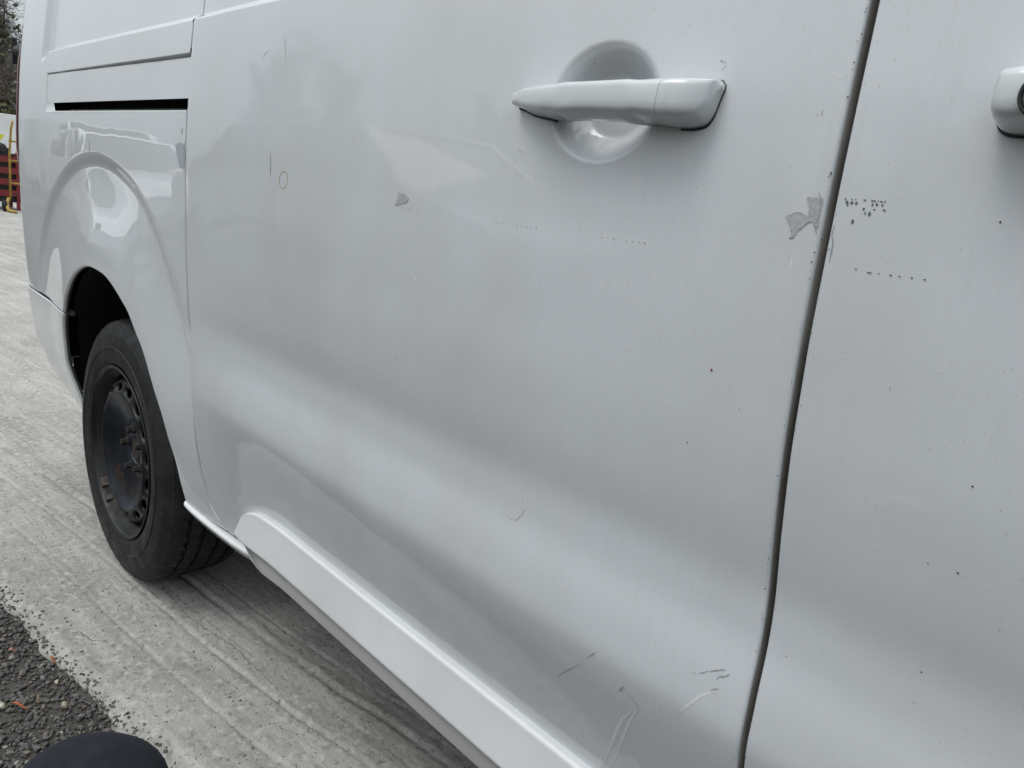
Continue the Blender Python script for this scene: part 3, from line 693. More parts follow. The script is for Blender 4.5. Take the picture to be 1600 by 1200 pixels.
def handle_mesh(name, xa, xb, parent, mapx, flip, seam=0, base_off=0, nx=70, blunt=False):
    xs_ = [xa + (xb - xa) * .5 * (1 - math.cos(PI * q)) for q in frange(0, 1, nx)]
    rows = []
    for x in xs_:
        zt = smooth_f(TOPF if blunt and x > 1.52 else TOPT, x); zb = smooth_f(BOTF if blunt and x > 1.52 else BOTT, x); zb -= .0035 * sst(HX1, HX1 - .02, x); h = (zt - zb) / 2
        P = sum(interp(PT_F if blunt else PT_S, x + .0022 * q_) for q_ in (-3, -2, -1, 0, 1, 2, 3)) / 7
        free = sst(1.418, 1.432, x) * (1 - sst(1.494, 1.508, x))
        xr_ = x + (x - 1.877) / .49 * (.050 - P); zc = (zt + zb) / 2 + .2 * (.050 - P) + .0033
        T = (P + .003) * (1 - free) + .019 * free
        row = []
        for v, d in SECV:
            z = zc + v * h
            sh = 0
            if seam: sh = seam * (.0045 * max(0, (v - .55) / .45) ** 2 + .0055 * max(0, (-.35 - v) / .65) ** 2)
            wx = x + sh * (sst(1.500, 1.529, x) * (1 - sst(1.529, 1.560, x)) if True else 1)
            dz_ = (.12 * T * (1 - d)) * sst(-.1, -.9, v); X = mapx(wx + xr_ - x); row.append((X, skin(X, z) - P + T * (1 - d), z + dz_))
        X = mapx(xr_)
        for v in (-.6, 0, .7): row.append((X, skin(X, zc) - P + T * (1.0 + .15 * free + .05), zc + v * h + .15 * T * (v < 0)))
        row.append(row[0]); rows.append(row)
    V = []; F = []; grid(V, F, rows)
    n = len(rows[0]); F.append(tuple(range(n - 1))[::-1]); b = (len(rows) - 1) * n; F.append(tuple(range(b, b + n - 1)))
    if flip: F = [tuple(reversed(f)) for f in F]
    o = mesh(name, V, F, HPAINT, parent)
    md = o.modifiers.new('w', 'WELD'); md.merge_threshold = 1e-5
    return o
def gasket(parent, src, keep, flip):
    """thin rubber ring under the foot of a handle, following the outline of its mesh"""
    n = len(SECV) + 4; vv = [v.co for v in src.data.vertices]; rows = []
    for i in range(0, len(vv), n):
        a_, b_ = vv[i], vv[i + len(SECV) - 1]
        if keep(a_.x): rows.append([(a_.x, skin(a_.x, a_.z) + .003, a_.z + .0006), (a_.x, skin(a_.x, a_.z) - .0016, a_.z + .0006), (b_.x, skin(b_.x, b_.z) - .0018, b_.z - .0008), (b_.x, skin(b_.x, b_.z) + .003, b_.z - .0008)])
    V = []; F = []; grid(V, F, rows); F.append((0, 1, 2, 3)); F.append(tuple(range(len(V) - 1, len(V) - 5, -1)))
    return mesh('handle_gasket', V, F, BLACK, parent, smooth=False)
ident = lambda x: x
grip = handle_mesh('door_handle', HX0, 1.5287, sdoor, ident, False, 1)
scap = handle_mesh('handle_end_cap', 1.5294, HX1, sdoor, ident, False, 1)
gasket(sdoor, grip, lambda x: x < 1.385, False); gasket(sdoor, scap, lambda x: True, False)
bm = bmesh.new(); bbox(bm, 1.512, 1.5265, skin(1.53, 1.15) - .0300, skin(1.53, 1.15) - .010, 1.1450, 1.1600)
bmobj('handle_core', bm, VOID, sdoor)
mir = lambda x: 3.3095 - x
handle_mesh('door_handle', HX0, 1.5287, fdoor, mir, True, 1, blunt=True)
fcap = handle_mesh('handle_end_cap', 1.5294, HX1, fdoor, mir, True, 1, blunt=True); fcap['label'] = 'rounded handle end with a metal key lock'
gasket(fdoor, fcap, lambda x: True, True)
lx, lz = 1.7770, 1.1545; ly = skin(lx, lz) - .0375
bm = bmesh.new(); lathe(bm, [(ly + .004, .0135), (ly - .0002, .0132), (ly - .0006, .0120), (ly + .0010, .0112), (ly + .002, .0110)], 40, lx, lz); bmobj('lock_surround', bm, BLACK, fdoor, smooth=True)
bm = bmesh.new(); r_ = lathe(bm, [(ly + .003, .0106), (ly - .0004, .0104), (ly - .0012, .0094), (ly - .0008, .0080), (ly - .0008, .0005)], 40, lx, lz); bmobj('lock_cylinder', bm, CHROME, fdoor, smooth=True)

# --- marks in the paint
def on_skin(x, z, e=.00045):
    c = cup(x, z) if x < 1.66 else cup(x, z, 1.885)
    if x < gapx(RG, z) - .001: c = blister(x, z)
    return (x, skin(x, z) + wavy(x, z) + crease(x, z) + c - e, z)
def patch(name, pts, mat, parent, e=.00045, rim=None, **props):
    V = [on_skin(x, z, e) for x, z in pts]; cx_ = sum(p[0] for p in pts) / len(pts); cz_ = sum(p[1] for p in pts) / len(pts)
    from mathutils.geometry import tessellate_polygon
    tr_ = tessellate_polygon([[Vector((x, z, 0)) for x, z in pts]]); F_ = []
    for t_ in tr_:
        a_, b_, c_ = (Vector(V[k]) for k in t_)
        F_.append(tuple(t_) if (b_ - a_).cross(c_ - a_).y < 0 else tuple(reversed(t_)))
    me = bpy.data.meshes.new(name); me.from_pydata(V, [], F_); me.materials.append(mat)
    return link(bpy.data.objects.new(name, me), parent, **props)
def jag(pts, amp, seed):
    rnd = random.Random(seed); out = []
    for a, b in zip(pts, pts[1:] + pts[:1]):
        out.append((a[0] + rnd.uniform(-amp, amp), a[1] + rnd.uniform(-amp, amp)))
        for q in (.33, .66): out.append((a[0] + (b[0] - a[0]) * q + rnd.uniform(-amp, amp), a[1] + (b[1] - a[1]) * q + rnd.uniform(-amp, amp)))
    return out
def ribbon(V, F, pts, w, e=.0005, closed=False, taper=True):
    pts = list(pts); fine = []
    for a, b in zip(pts, pts[1:] + (pts[:1] if closed else [])):
        k = max(1, int(math.hypot(b[0] - a[0], b[1] - a[1]) / .0025)) if not closed else 2
        fine += [(a[0] + (b[0] - a[0]) * q / k, a[1] + (b[1] - a[1]) * q / k) for q in range(k)]
    if not closed: fine.append(pts[-1])
    n = len(fine); b0 = len(V)
    for i, p in enumerate(fine):
        a = fine[(i - 1) % n] if closed or i else p; b = fine[(i + 1) % n] if closed or i < n - 1 else p
        dx, dz = b[0] - a[0], b[1] - a[1]; l = math.hypot(dx, dz) or 1; s = i / max(n - 1, 1)
        ww = w * (math.sin(PI * min(max(s, .08), .92)) ** .6 if taper else 1) * (.75 + .5 * random.random() if taper else 1) / 2
        V.append(on_skin(p[0] - dz / l * ww, p[1] + dx / l * ww, e)); V.append(on_skin(p[0] + dz / l * ww, p[1] - dx / l * ww, e))
    for i in range(n - 1 + (1 if closed else 0)):
        a = b0 + 2 * i; b = b0 + 2 * ((i + 1) % n); F.append((a, a + 1, b + 1, b))
def parent_for(pt):
    return sdoor if pt[0] < gapx(FG, pt[1]) + .001 and pt[0] > gapx(RG, pt[1]) else (fdoor if pt[0] > 1.6 else quarter)
CP = [jag(p, .00035, i) for i, p in enumerate(CHIP_POLYS)]
for i, (raw, lab) in enumerate(zip(CHIP_POLYS, ('bow-tie shaped chip at the front edge', 'small grey arrowhead shaped chip', 'faint worn patch low on the panel', 'scuffed grey corner at the shut line'))):
    par = sdoor if i < 3 else quarter
    m_ = [CHIP, CHIP, SMEARD, SMEARD][i]
    if i == 2:
        m_, _, _ = principled('faint_patch', (.60, .605, .60), .7)
    c = patch('paint_chip', CP[i], m_, par); c['label'] = lab
    if i in (0, 1):
        V = []; F = []; rr = random.Random(5 + i); ring = CP[i] + CP[i][:1]; seg = []
        for a, b in zip(ring, ring[1:]):
            if rr.random() < .62: ribbon(V, F, [a, b], .0006, .0006)
        mesh('chip_edge', V, F, CHIPE, par, kind='stuff')
for i, ((x, z), w, h) in enumerate(DARK_BLOBS):
    rr = random.Random(40 + i); h = abs(h) * 1.9; w = abs(w) * 1.9; pts = []
    for k in range(9):
        a = 2 * PI * k / 9; q = rr.uniform(.72, 1.12) / 2; pts.append((x + w * q * math.cos(a), z + h * q * math.sin(a)))
    patch('paint_chip', pts, DARKCHIP, fdoor)
def dots(name, lst, r0, r1, mat, par, sx=1.0):
    V = []; F = []; rr = random.Random(len(lst))
    for x, z in lst:
        b0 = len(V); r = rr.uniform(r0, r1)
        for k in range(8):
            a = 2 * PI * k / 8; q = rr.uniform(.75, 1.1); V.append(on_skin(x + r * q * sx * math.cos(a), z + r * q * math.sin(a), .0005))
        F.append(tuple(range(b0, b0 + 8)))
    mesh(name, V, F, mat, par, smooth=False, kind='stuff')
for par, nm in ((sdoor, 's'), (fdoor, 'f')):
    dots('residue_specks', [p for p in DASHES if parent_for(p) is par], .00035, .00062, SCUFF if nm == 's' else DARKCHIP, par, 1.7)
    dots('tar_specks', [p for p in DOTS if parent_for(p) is par], .00025, .00075, SPECK, par)
dots('red_speck', [RED_DOT], .0011, .0011, REDM, sdoor)
rr = random.Random(9)
dots('dust_specks', [(rr.uniform(.55, 1.65), rr.uniform(.5, 1.28)) for _ in range(130)], .00018, .00042, SPECK, sdoor)
dots('dust_specks', [(rr.uniform(1.68, 1.95), rr.uniform(.6, 1.28)) for _ in range(22)], .00015, .00035, SPECK, fdoor)
zz = [rr.choice((rr.uniform(.58, 1.24), rr.gauss(1.09, .03), rr.gauss(.78, .03))) for _ in range(34)]
dots('edge_nicks', [(gapx(FG, z) - rr.uniform(.0006, .0022), z) for z in zz], .00025, .0007, SPECK, sdoor)
zz = [rr.uniform(.58, 1.24) for _ in range(14)]
dots('edge_nicks', [(gapx(FG, z) + GAPF + rr.uniform(.0010, .003), z) for z in zz], .00025, .0006, SPECK, fdoor)
for par in (sdoor, fdoor, quarter):
    for pl in SCRATCH:
        if parent_for(pl[0]) is par:
            V = []; F = []; ribbon(V, F, pl, .0007 if par is not quarter else .0035); mesh('scratch', V, F, SCUFF if par is not quarter else SMEARD, par)
V = []; F = []; ribbon(V, F, SOFT[0], .0018); mesh('scratch', V, F, SMEARD, sdoor)
for i, pl in enumerate(SOFT[1:]):
    V = []; F = []; ribbon(V, F, pl, (.0030, .0016, .0045, .0030, .0012, .0012, .0012)[i % 7], .0002); mesh('pale_scuff', V, F, SMEAR, sdoor)
V = []; F = []; ribbon(V, F, RING, .0008, closed=True, taper=False); mesh('residue_ring', V, F, RINGM, sdoor, label='small orange oval ring of dried residue')
# rubbing marks inside the cup
V = []; F = []; rr = random.Random(77)
for _ in range(26):
    a = rr.uniform(3.5, 5.6); r = rr.uniform(.55, .85); x_ = CUPX + CUPA * r * math.cos(a); z_ = CUPZ + CUPB * r * math.sin(a)
    ribbon(V, F, [(x_, z_), (x_ - .002 + rr.uniform(-.001, .001), z_ - rr.uniform(.003, .009))], .0005)
mesh('rub_marks', V, F, principled('rub_mark', (.60, .58, .56), .6)[0], sdoor, kind='stuff')

# --- rear corner fittings
rows = []
for i in range(25):
    t = i / 24; z = .96 + .42 * t; e = min(1, 5 * min(t, 1 - t) + .02) ** .5
    row = []
    for k in range(15):
        u = -.825 - .12 * k / 14; q = min(1, 6 * min(k, 14 - k) / 14 + .02) ** .5
        row.append(W(u, z, -.012 * e * q - .0005))
    rows.append(row)
V = []; F = []; grid(V, F, rows); mesh('tail_light', V, F, LENS, van)
bm = bmesh.new(); y_h = skin(-.79, 1.33) + .012
btube(bm, [(-.905, .05, 1.338), (-.93, .025, 1.338), (-.975, .005, 1.338)], [.020, .022, .018], 16); btube(bm, [(-.975, .005, 1.338), (-1.02, -.008, 1.338)], [.007, .006], 10)
hinge = bmobj('rear_door_hinge', bm, BLACK, van, smooth=True)
bm = bmesh.new(); bbox(bm, -1.000, -.990, -.008, .006, 1.300, 1.378); bmobj('hinge_stop', bm, BLACK, hinge, bevel=.001)

# --- wheel
def build_wheel(parent):
    w = bpy.data.objects.new('wheel', None); link(w, parent)
    SEG = 360
    prof = [(.030, .196), (.012, .208), (.004, .2225), (-.001, .229), (-.003, .240), (-.0045, .252), (-.0050, .262), (-.0065, .2635), (-.0065, .268), (-.0045, .2695), (-.003, .282), (-.001, .296), (.002, .307), (.0035, .3085), (.0040, .3125), (.0048, .3135), (.009, .3225), (.0155, .3300), (.017, .3298), (.0185, .3312)]
    tread_start = len(prof)
    prof += [(.026, .3345), (.036, .3362), (.0455, .337), (.0460, .330), (.0545, .330), (.0550, .3376), (.080, .3382), (.0805, .330), (.0895, .330), (.090, .3385), (.122, .3385), (.1225, .330), (.1315, .330), (.132, .3382), (.158, .3376), (.1585, .330), (.167, .330), (.1675, .337), (.187, .334), (.197, .329), (.205, .315), (.209, .28), (.200, .225), (.185, .200)]
    bm = bmesh.new(); rings = []
    for pi_, (y, r) in enumerate(prof):
        ring = []
        for k in range(SEG):
            rr_ = r
            ph = (k + int(y * 260)) % 6
            if tread_start - 4 <= pi_ < len(prof) - 4 and r > .3295 and ph < 2: rr_ = r - (.0035 if pi_ >= tread_start else .0012)
            if .262 < r < .2634 and (k % 3 == 0): rr_ = r
            a = 2 * PI * k / SEG
            flat = rr_ * math.sin(a)
            if flat < -.3345: flat = -.3345 + (flat + .3345) * .2
            ring.append(bm.verts.new((rr_ * math.cos(a), y, flat)))
        rings.append(ring)
    for a, b in zip(rings, rings[1:]):
        for k in range(SEG): bm.faces.new((a[k], a[(k + 1) % SEG], b[(k + 1) % SEG], b[k]))
    tyre = bmobj('tyre', bm, RUBBER, w, smooth=True)
    try: tyre.data.set_sharp_from_angle(angle=math.radians(38))
    except Exception: pass
    bm = bmesh.new()
    lathe(bm, [(.034, .204), (.010, .214), (.001, .2205), (-.0015, .2215), (-.003, .2195), (-.0025, .2165), (.001, .2135), (.006, .2115), (.014, .2105), (.020, .204), (.030, .199), (.044, .1965), (.050, .192), (.085, .190), (.12, .192), (.18, .205)], 128, 0, 0)
    rim = bmobj('rim', bm, STEEL, w, smooth=True)
    # disc with its ring of holes: ridge at .160, cone back to the barrel, shallow dish inside
    bm = bmesh.new()
    NH = 16; cone = lambda r: .006 + .040 * sst(.158, .200, r) + .0
    r_in, r_out = .1535, .1785
    DS = .38; RC0 = .150; HC = .1660
    per = 2 * PI / NH; cache = {}
    yd = lambda r: .0065 + DS * (r - RC0)
    def vert(a, r):
        key = (round(a % (2 * PI), 5), round(r, 6))
        if key[0] >= round(2 * PI, 5): key = (0.0, key[1])
        if key not in cache: cache[key] = bm.verts.new((r * math.cos(a), yd(r), r * math.sin(a)))
        return cache[key]
    for h in range(NH):
        a0 = h * per; ac = a0 + per / 2; K = 16; sq = []; el_ = []
        for k in range(K):
            t = 2 * PI * (k + .0) / K; c, s = math.cos(t), math.sin(t); m = max(abs(c), abs(s))
            sq.append((ac + (c / m) * per / 2, (r_in + r_out) / 2 + (s / m) * (r_out - r_in) / 2))
            el_.append((ac + .0190 / HC * c * (1 + .06 * c * c), HC + .0112 * s))
        ov = [vert(*p) for p in sq]; iv = [bm.verts.new((r * math.cos(a), yd(r), r * math.sin(a))) for a, r in el_]
        bv = [bm.verts.new((r * math.cos(a) * .995, yd(r) + .006, r * math.sin(a) * .995)) for a, r in [(ac + (q[0] - ac) * .93, HC + (q[1] - HC) * .93) for q in el_]]
        for k in range(K):
            j = (k + 1) % K
            bm.faces.new((ov[k], ov[j], iv[j], iv[k])); bm.faces.new((iv[k], iv[j], bv[j], bv[k]))
    lathe(bm, [(yd(.1785), .1785), (.021, .183), (.036, .188), (.055, .192)], 128, 0, 0)
    lathe(bm, [(yd(r_in), r_in), (.0072, .1515), (.0066, .1500), (.0070, .1480)], 128, 0, 0)
    disc = bmobj('wheel_disc', bm, STEEL, w, smooth=True)
    bm = bmesh.new()
    lathe(bm, [(.0070, .1480), (.0090, .1450), (.013, .140), (.021, .130), (.030, .116), (.038, .098), (.0425, .084), (.0435, .078), (.0410, .074), (.0400, .070), (.0400, .040), (.040, .036), (.055, .034)], 96, 0, 0)
    bmobj('hub_dish', bm, DISH, disc, smooth=True)
    bm = bmesh.new(); lathe(bm, [(.046, .033), (.042, .030), (.040, .024), (.040, .001)], 32, 0, 0); bmobj('hub_nut', bm, RUST, disc, smooth=False)
    for k in range(5):
        a = math.radians(18 + 72 * k + 10); cx_, cz_ = .054 * math.cos(a), .054 * math.sin(a)
        bm = bmesh.new(); lathe(bm, [(.041, .0125), (.037, .0125), (.0355, .0105), (.035, .0085), (.024, .0083), (.0225, .0070), (.0225, .0004)], 6, cx_, cz_)
        bmobj('wheel_bolt', bm, RUST, disc, smooth=False)
    # drum behind the holes
    bm = bmesh.new(); lathe(bm, [(.19, .0), (.19, .165), (.072, .165), (.066, .150), (.062, .02)], 64, 0, 0); bmobj('brake_drum', bm, VOID, w, smooth=True)
    for a0, ln, c in ((222, 7, (.09, .062, .042)), (236, 4, (.06, .045, .033))):
        bm = bmesh.new(); prev = None
        for q in range(7):
            a = math.radians(a0 + ln * q / 6 - ln / 2); cur = [bm.verts.new((r * math.cos(a), y, r * math.sin(a))) for y, r in ((.004, .2095), (.004, .2035), (.022, .2000), (.022, .2060))]
            if prev:
                for k in range(4): bm.faces.new((prev[k], prev[(k + 1) % 4], cur[(k + 1) % 4], cur[k]))
            else: bm.faces.new(cur)
            prev = cur
        bm.faces.new(prev[::-1])
        m_, _, _ = principled('balance_weight', c, .6); noise_mix(m_, c, (.04, .03, .025), 90, .4, .6)
        bmobj('balance_weight', bm, m_, rim)
    return w
wheel = build_wheel(van); wheel.location = (-.002, -.0115, .3375)
def copy_tree(o, parent=None):
    c = o.copy(); COL.objects.link(c); c.parent = parent
    for ch in [k for k in o.children]: copy_tree(ch, c)
    return c
w2 = copy_tree(wheel, van); w2.location = (3.275, -.0115, .3375)
w3 = copy_tree(wheel, van); w3.location = (0, 1.748, .3375); w3.rotation_euler = (0, 0, PI)
w4 = copy_tree(wheel, van); w4.location = (3.275, 1.748, .3375); w4.rotation_euler = (0, 0, PI)

# --- the rest of the shell, out of the picture
def prism_y(bm, poly, y0, y1, shr=0.0):
    a = [bm.verts.new((x, y0, z)) for x, z in poly]; b = [bm.verts.new((x, y1, z)) for x, z in poly]; n = len(poly)
    for k in range(n): bm.faces.new((a[k], a[(k + 1) % n], b[(k + 1) % n], b[k]))
    fa = bm.faces.new(a[::-1]); fb = bm.faces.new(b)
    bmesh.ops.triangulate(bm, faces=[fa, fb])
def sect_x(bm, poly, x0, x1):
    a = [bm.verts.new((x0, y, z)) for y, z in poly]; b = [bm.verts.new((x1, y, z)) for y, z in poly]; n = len(poly)
    for k in range(n): bm.faces.new((a[k], a[(k + 1) % n], b[(k + 1) % n], b[k]))
    bm.faces.new(a[::-1]); bm.faces.new(b)
bm = bmesh.new()
sect_x(bm, [(.42, .42), (.42, 1.0), (.07, 1.0), (.16, 1.86), (1.60, 1.86), (1.78, 1.2), (1.80, .9), (1.76, .36), (1.5, .36), (1.45, .42)], -.86, 1.66)
bmobj('body_shell', bm, VOID, van)
bm = bmesh.new()
ty = skin(.6, 1.89)
sect_x(bm, [(ty - .002, 1.885), (ty + .035, 1.925), (ty + .10, 1.945), (.88, 1.96), (1.55, 1.945), (1.63, 1.925), (1.68, 1.885)], -.885, 2.42)
bmobj('roof', bm, WHITE, van, bevel=.01)
bm = bmesh.new(); bbox(bm, -.893, -.865, .09, 1.66, .62, 1.88); bmobj('rear_door', bm, WHITE, van, bevel=.01)
bm = bmesh.new(); bbox(bm, -.92, -.86, .06, 1.72, .42, .615); bmobj('rear_bumper', bm, TRIM, van, bevel=.015)
bm = bmesh.new(); sect_x(bm, [(1.665, 1.90), (1.70, 1.5), (1.757, 1.1), (1.76, .9), (1.73, .36), (1.765, .36), (1.802, .9), (1.80, 1.15), (1.75, 1.5), (1.68, 1.90)], -.88, 2.74)
bmobj('far_side_panel', bm, WHITE, van)
bm = bmesh.new(); bbox(bm, .43, 2.9, .05, 1.74, .335, .345); bmobj('underbody', bm, VOID, van)
V, F, FM = door_panel('upper', lambda z: gapx(RG, z) + .0012, lambda z: gapx(FG, z), 1.78, 1.89, None, None)
mesh('roof_side_rail', V, F, None, van, mats=[WHITE, EDGE_SHADE], fm=FM)
# front door window, pillars, windscreen and nose
def slab_side(name, poly, mat, t, off=0.0, parent=van):
    bm = bmesh.new(); a = [bm.verts.new((x, skin(min(x, 2.8), z) + off + .25 * sst(2.6, 3.4, x), z)) for x, z in poly]; b = [bm.verts.new(v.co + Vector((0, t, 0))) for v in a]; n = len(poly)
    for k in range(n): bm.faces.new((a[k], a[(k + 1) % n], b[(k + 1) % n], b[k]))
    bmesh.ops.triangulate(bm, faces=[bm.faces.new(a[::-1]), bm.faces.new(b)])
    return bmobj(name, bm, mat, parent)
slab_side('window_frame', [(1.662, 1.28), (1.662, 1.885), (2.42, 1.885), (3.05, 1.30), (2.98, 1.28), (2.36, 1.83), (1.73, 1.83), (1.73, 1.28)], WHITE, .05)
slab_side('door_glass', [(1.731, 1.281), (1.731, 1.829), (2.355, 1.829), (2.975, 1.281)], GLASS, .006, .012)
bm = bmesh.new()
arch = [(3.275 + .41 * math.cos(math.radians(a)), .338 + .41 * math.sin(math.radians(a))) for a in range(180, -1, -10)]
prism_y(bm, [(2.745, 1.27), (2.745, .34)] + arch + [(3.95, .30), (4.05, .45), (4.03, .80), (3.90, 1.02), (3.35, 1.21)], -.028, 1.775)
bmobj('front_end', bm, WHITE, van, bevel=.03, seg=3)
bm = bmesh.new()
for x0, z0, ya, yb2 in ((3.33, 1.215, .06, 1.68),): pass
q = [bm.verts.new(p) for p in ((2.42, .12, 1.90), (2.42, 1.63, 1.90), (3.33, 1.74, 1.215), (3.33, .02, 1.215))]; bm.faces.new(q)
ws = bmobj('windscreen', bm, GLASS, van); ws.modifiers.new('t', 'SOLIDIFY').thickness = .006
for yy in (.10, 1.45):
    bm = bmesh.new(); bbox(bm, 3.93, 4.02, yy, yy + .24, .80, .93); bmobj('headlight', bm, GLASS, van, bevel=.02)

# ------------------------------------------------------------------ crouching person, only a knee comes into the picture
NAVY, _, _ = principled('navy_cloth', (.012, .014, .020), .9); noise_mix(NAVY, (.010, .012, .017), (.018, .020, .027), 40, .4, .7)
bump(NAVY, 900, .0004, 2, strength=.5); bump(NAVY, 14, .006, 3, strength=.5)
NAVY.node_tree.nodes['Principled BSDF'].inputs['Specular IOR Level'].default_value = .25
JACK, _, _ = principled('black_jacket', (.03, .03, .032), .8); SKIN_, _, _ = principled('skin', (.50, .31, .23), .5); HAIR, _, _ = principled('hair', (.05, .035, .025), .7); SHOE, _, _ = principled('shoe_leather', (.02, .018, .016), .5)
def skinned(name, joints, edges, mat, parent, sub=2, **props):
    me = bpy.data.meshes.new(name); me.from_pydata([j[0] for j in joints], edges, [])
    me.materials.append(mat); o = link(bpy.data.objects.new(name, me), parent, **props)
    md = o.modifiers.new('skin', 'SKIN'); md.use_smooth_shade = True
    for i, j in enumerate(joints): me.skin_vertices[0].data[i].radius = (j[1], j[1]) if not isinstance(j[1], tuple) else j[1]
    me.skin_vertices[0].data[0].use_root = True
    s = o.modifiers.new('sub', 'SUBSURF'); s.levels = sub; s.render_levels = sub
    return o
person = empty('person', (1.9, -1.0, 0), label='crouching person in dark navy trousers, one bent knee at the bottom left edge', category='person')
def P_(x, y, z): return (x - 1.9, y + 1.0, z)
# trousers: knee in view at (1.2, -.42)
K1 = Vector((1.235, -.478, .405))
tj = [(P_(2.02, -1.08, .36), .135), (P_(1.93, -1.03, .37), .120), (P_(1.70, -.80, .405), .100), (P_(1.45, -.60, .430), .088), (P_(1.29, -.46, .455), .082), (P_(1.208, -.405, .452), .080), (P_(1.175, -.395, .38), .070), (P_(1.24, -.47, .20), .058), (P_(1.28, -.520, .09), .060),
      (P_(2.05, -1.16, .35), .115), (P_(1.80, -1.22, .33), .095), (P_(1.60, -1.22, .24), .082), (P_(1.55, -1.22, .12), .072), (P_(1.75, -1.24, .08), .058), (P_(1.95, -1.26, .075), .052), (P_(2.06, -1.05, .50), .125)]
tro = skinned('trousers', tj, [(0, 1), (1, 2), (2, 3), (3, 4), (4, 5), (5, 6), (6, 7), (7, 8), (0, 9), (9, 10), (10, 11), (11, 12), (12, 13), (13, 14), (0, 15)], NAVY, person, 3)
# body: torso, neck, head, arms
bj = [(P_(2.06, -1.06, .52), .12), (P_(2.08, -1.05, .68), .125), (P_(2.09, -1.03, .84), .13), (P_(2.10, -1.01, .94), .075), (P_(2.10, -1.00, 1.01), .052), (P_(2.09, -.985, 1.08), .075), (P_(2.085, -.98, 1.15), .092), (P_(2.09, -.985, 1.22), .062),
      (P_(1.97, -.90, .90), .062), (P_(1.86, -.86, .68), .048), (P_(1.70, -.76, .555), .038), (P_(1.64, -.72, .545), .030),
      (P_(2.20, -1.16, .90), .062), (P_(2.12, -1.26, .68), .048), (P_(1.95, -1.22, .50), .038), (P_(1.89, -1.20, .47), .030)]
body = skinned('body', bj, [(0, 1), (1, 2), (2, 3), (3, 4), (4, 5), (5, 6), (6, 7), (2, 8), (8, 9), (9, 10), (10, 11), (2, 12), (12, 13), (13, 14), (14, 15)], JACK, person)
bm = bmesh.new(); bmesh.ops.create_uvsphere(bm, u_segments=32, v_segments=20, radius=1)
for v in bm.verts:
    x_, y_, z_ = v.co; f_ = max(0, -x_)
    k = 1.0 + (.10 * math.exp(-((z_ + .12) / .10) ** 2 - (y_ / .12) ** 2) if f_ > .6 else 0) - (.05 * math.exp(-((z_ - .10) / .10) ** 2 - ((abs(y_) - .38) / .16) ** 2) if f_ > .4 else 0)
    w_ = 1 - .25 * max(0, -z_)
    v.co = Vector((x_ * .098 * k, y_ * .078 * w_, z_ * .122))
face = bmobj('head', bm, SKIN_, person, smooth=True); face.location = P_(2.072, -.97, 1.15); face.rotation_euler = (0, 0, math.radians(-40) + PI * 0)
bm = bmesh.new(); bmesh.ops.create_uvsphere(bm, u_segments=28, v_segments=16, radius=1)
bmesh.ops.delete(bm, geom=[v for v in bm.verts if v.co.z < -.25 or (v.co.x < -.45 and v.co.z < .45)], context='VERTS')
for v in bm.verts: v.co = Vector((v.co.x * .104 + .006, v.co.y * .085, v.co.z * .128 + .004)) * (1 + .03 * noise.noise(v.co * 6))
hair = bmobj('hair', bm, HAIR, face, smooth=True)
for s in (-1, 1):
    bm = bmesh.new(); bmesh.ops.create_uvsphere(bm, u_segments=12, v_segments=8, radius=1)
    for v in bm.verts: v.co = Vector((v.co.x * .018 + .005, v.co.y * .008 + s * .078, v.co.z * .030 - .005))
    bmobj('ear', bm, SKIN_, face, smooth=True)
def hand(wrist, direc, side):
    d = Vector(direc).normalized(); n = Vector((0, 0, 1)); s = d.cross(n).normalized() * side; w = Vector(wrist)
    J = [(w, .026), (w + d * .045, .030), (w + d * .085, .026)]; E = [(0, 1), (1, 2)]
    for i, (o_, ln) in enumerate(((-.030, .062), (-.010, .070), (.010, .066), (.030, .050))):
        b = len(J); p = w + d * .088 + s * o_
        J += [(p, .0095), (p + d * ln * .45 + Vector((0, 0, -.004)), .009), (p + d * ln * .8 + Vector((0, 0, -.018)), .0085), (p + d * ln * .9 + Vector((0, 0, -.034)), .0075)]
        E += [(2, b), (b, b + 1), (b + 1, b + 2), (b + 2, b + 3)]
    b = len(J); J += [(w + d * .025 - s * .030, .012), (w + d * .055 - s * .048, .010), (w + d * .078 - s * .052, .009)]; E += [(1, b), (b, b + 1), (b + 1, b + 2)]
    return skinned('hand', [(tuple(p), r) for p, r in J], E, SKIN_, person, 2)
hand(P_(1.635, -.715, .535), (-.8, .5, -.1), 1); hand(P_(1.885, -1.20, .462), (-.95, .1, -.15), -1)
for loc, rz in ((P_(1.24, -.49, 0), math.radians(148)), (P_(2.02, -1.26, 0), math.radians(180))):
    bm = bmesh.new(); bmesh.ops.create_uvsphere(bm, u_segments=24, v_segments=14, radius=1)
    for v in bm.verts:
        x_, y_, z_ = v.co; h_ = .055 + .03 * max(0, -x_)
        v.co = Vector((x_ * .145 + .05, y_ * .047 * (1 + .12 * x_), max(z_, -.25) * h_ + .014))
    o = bmobj('shoe', bm, SHOE, person, smooth=True); o.location = (loc[0], loc[1], -.012); o.rotation_euler = (0, 0, rz)
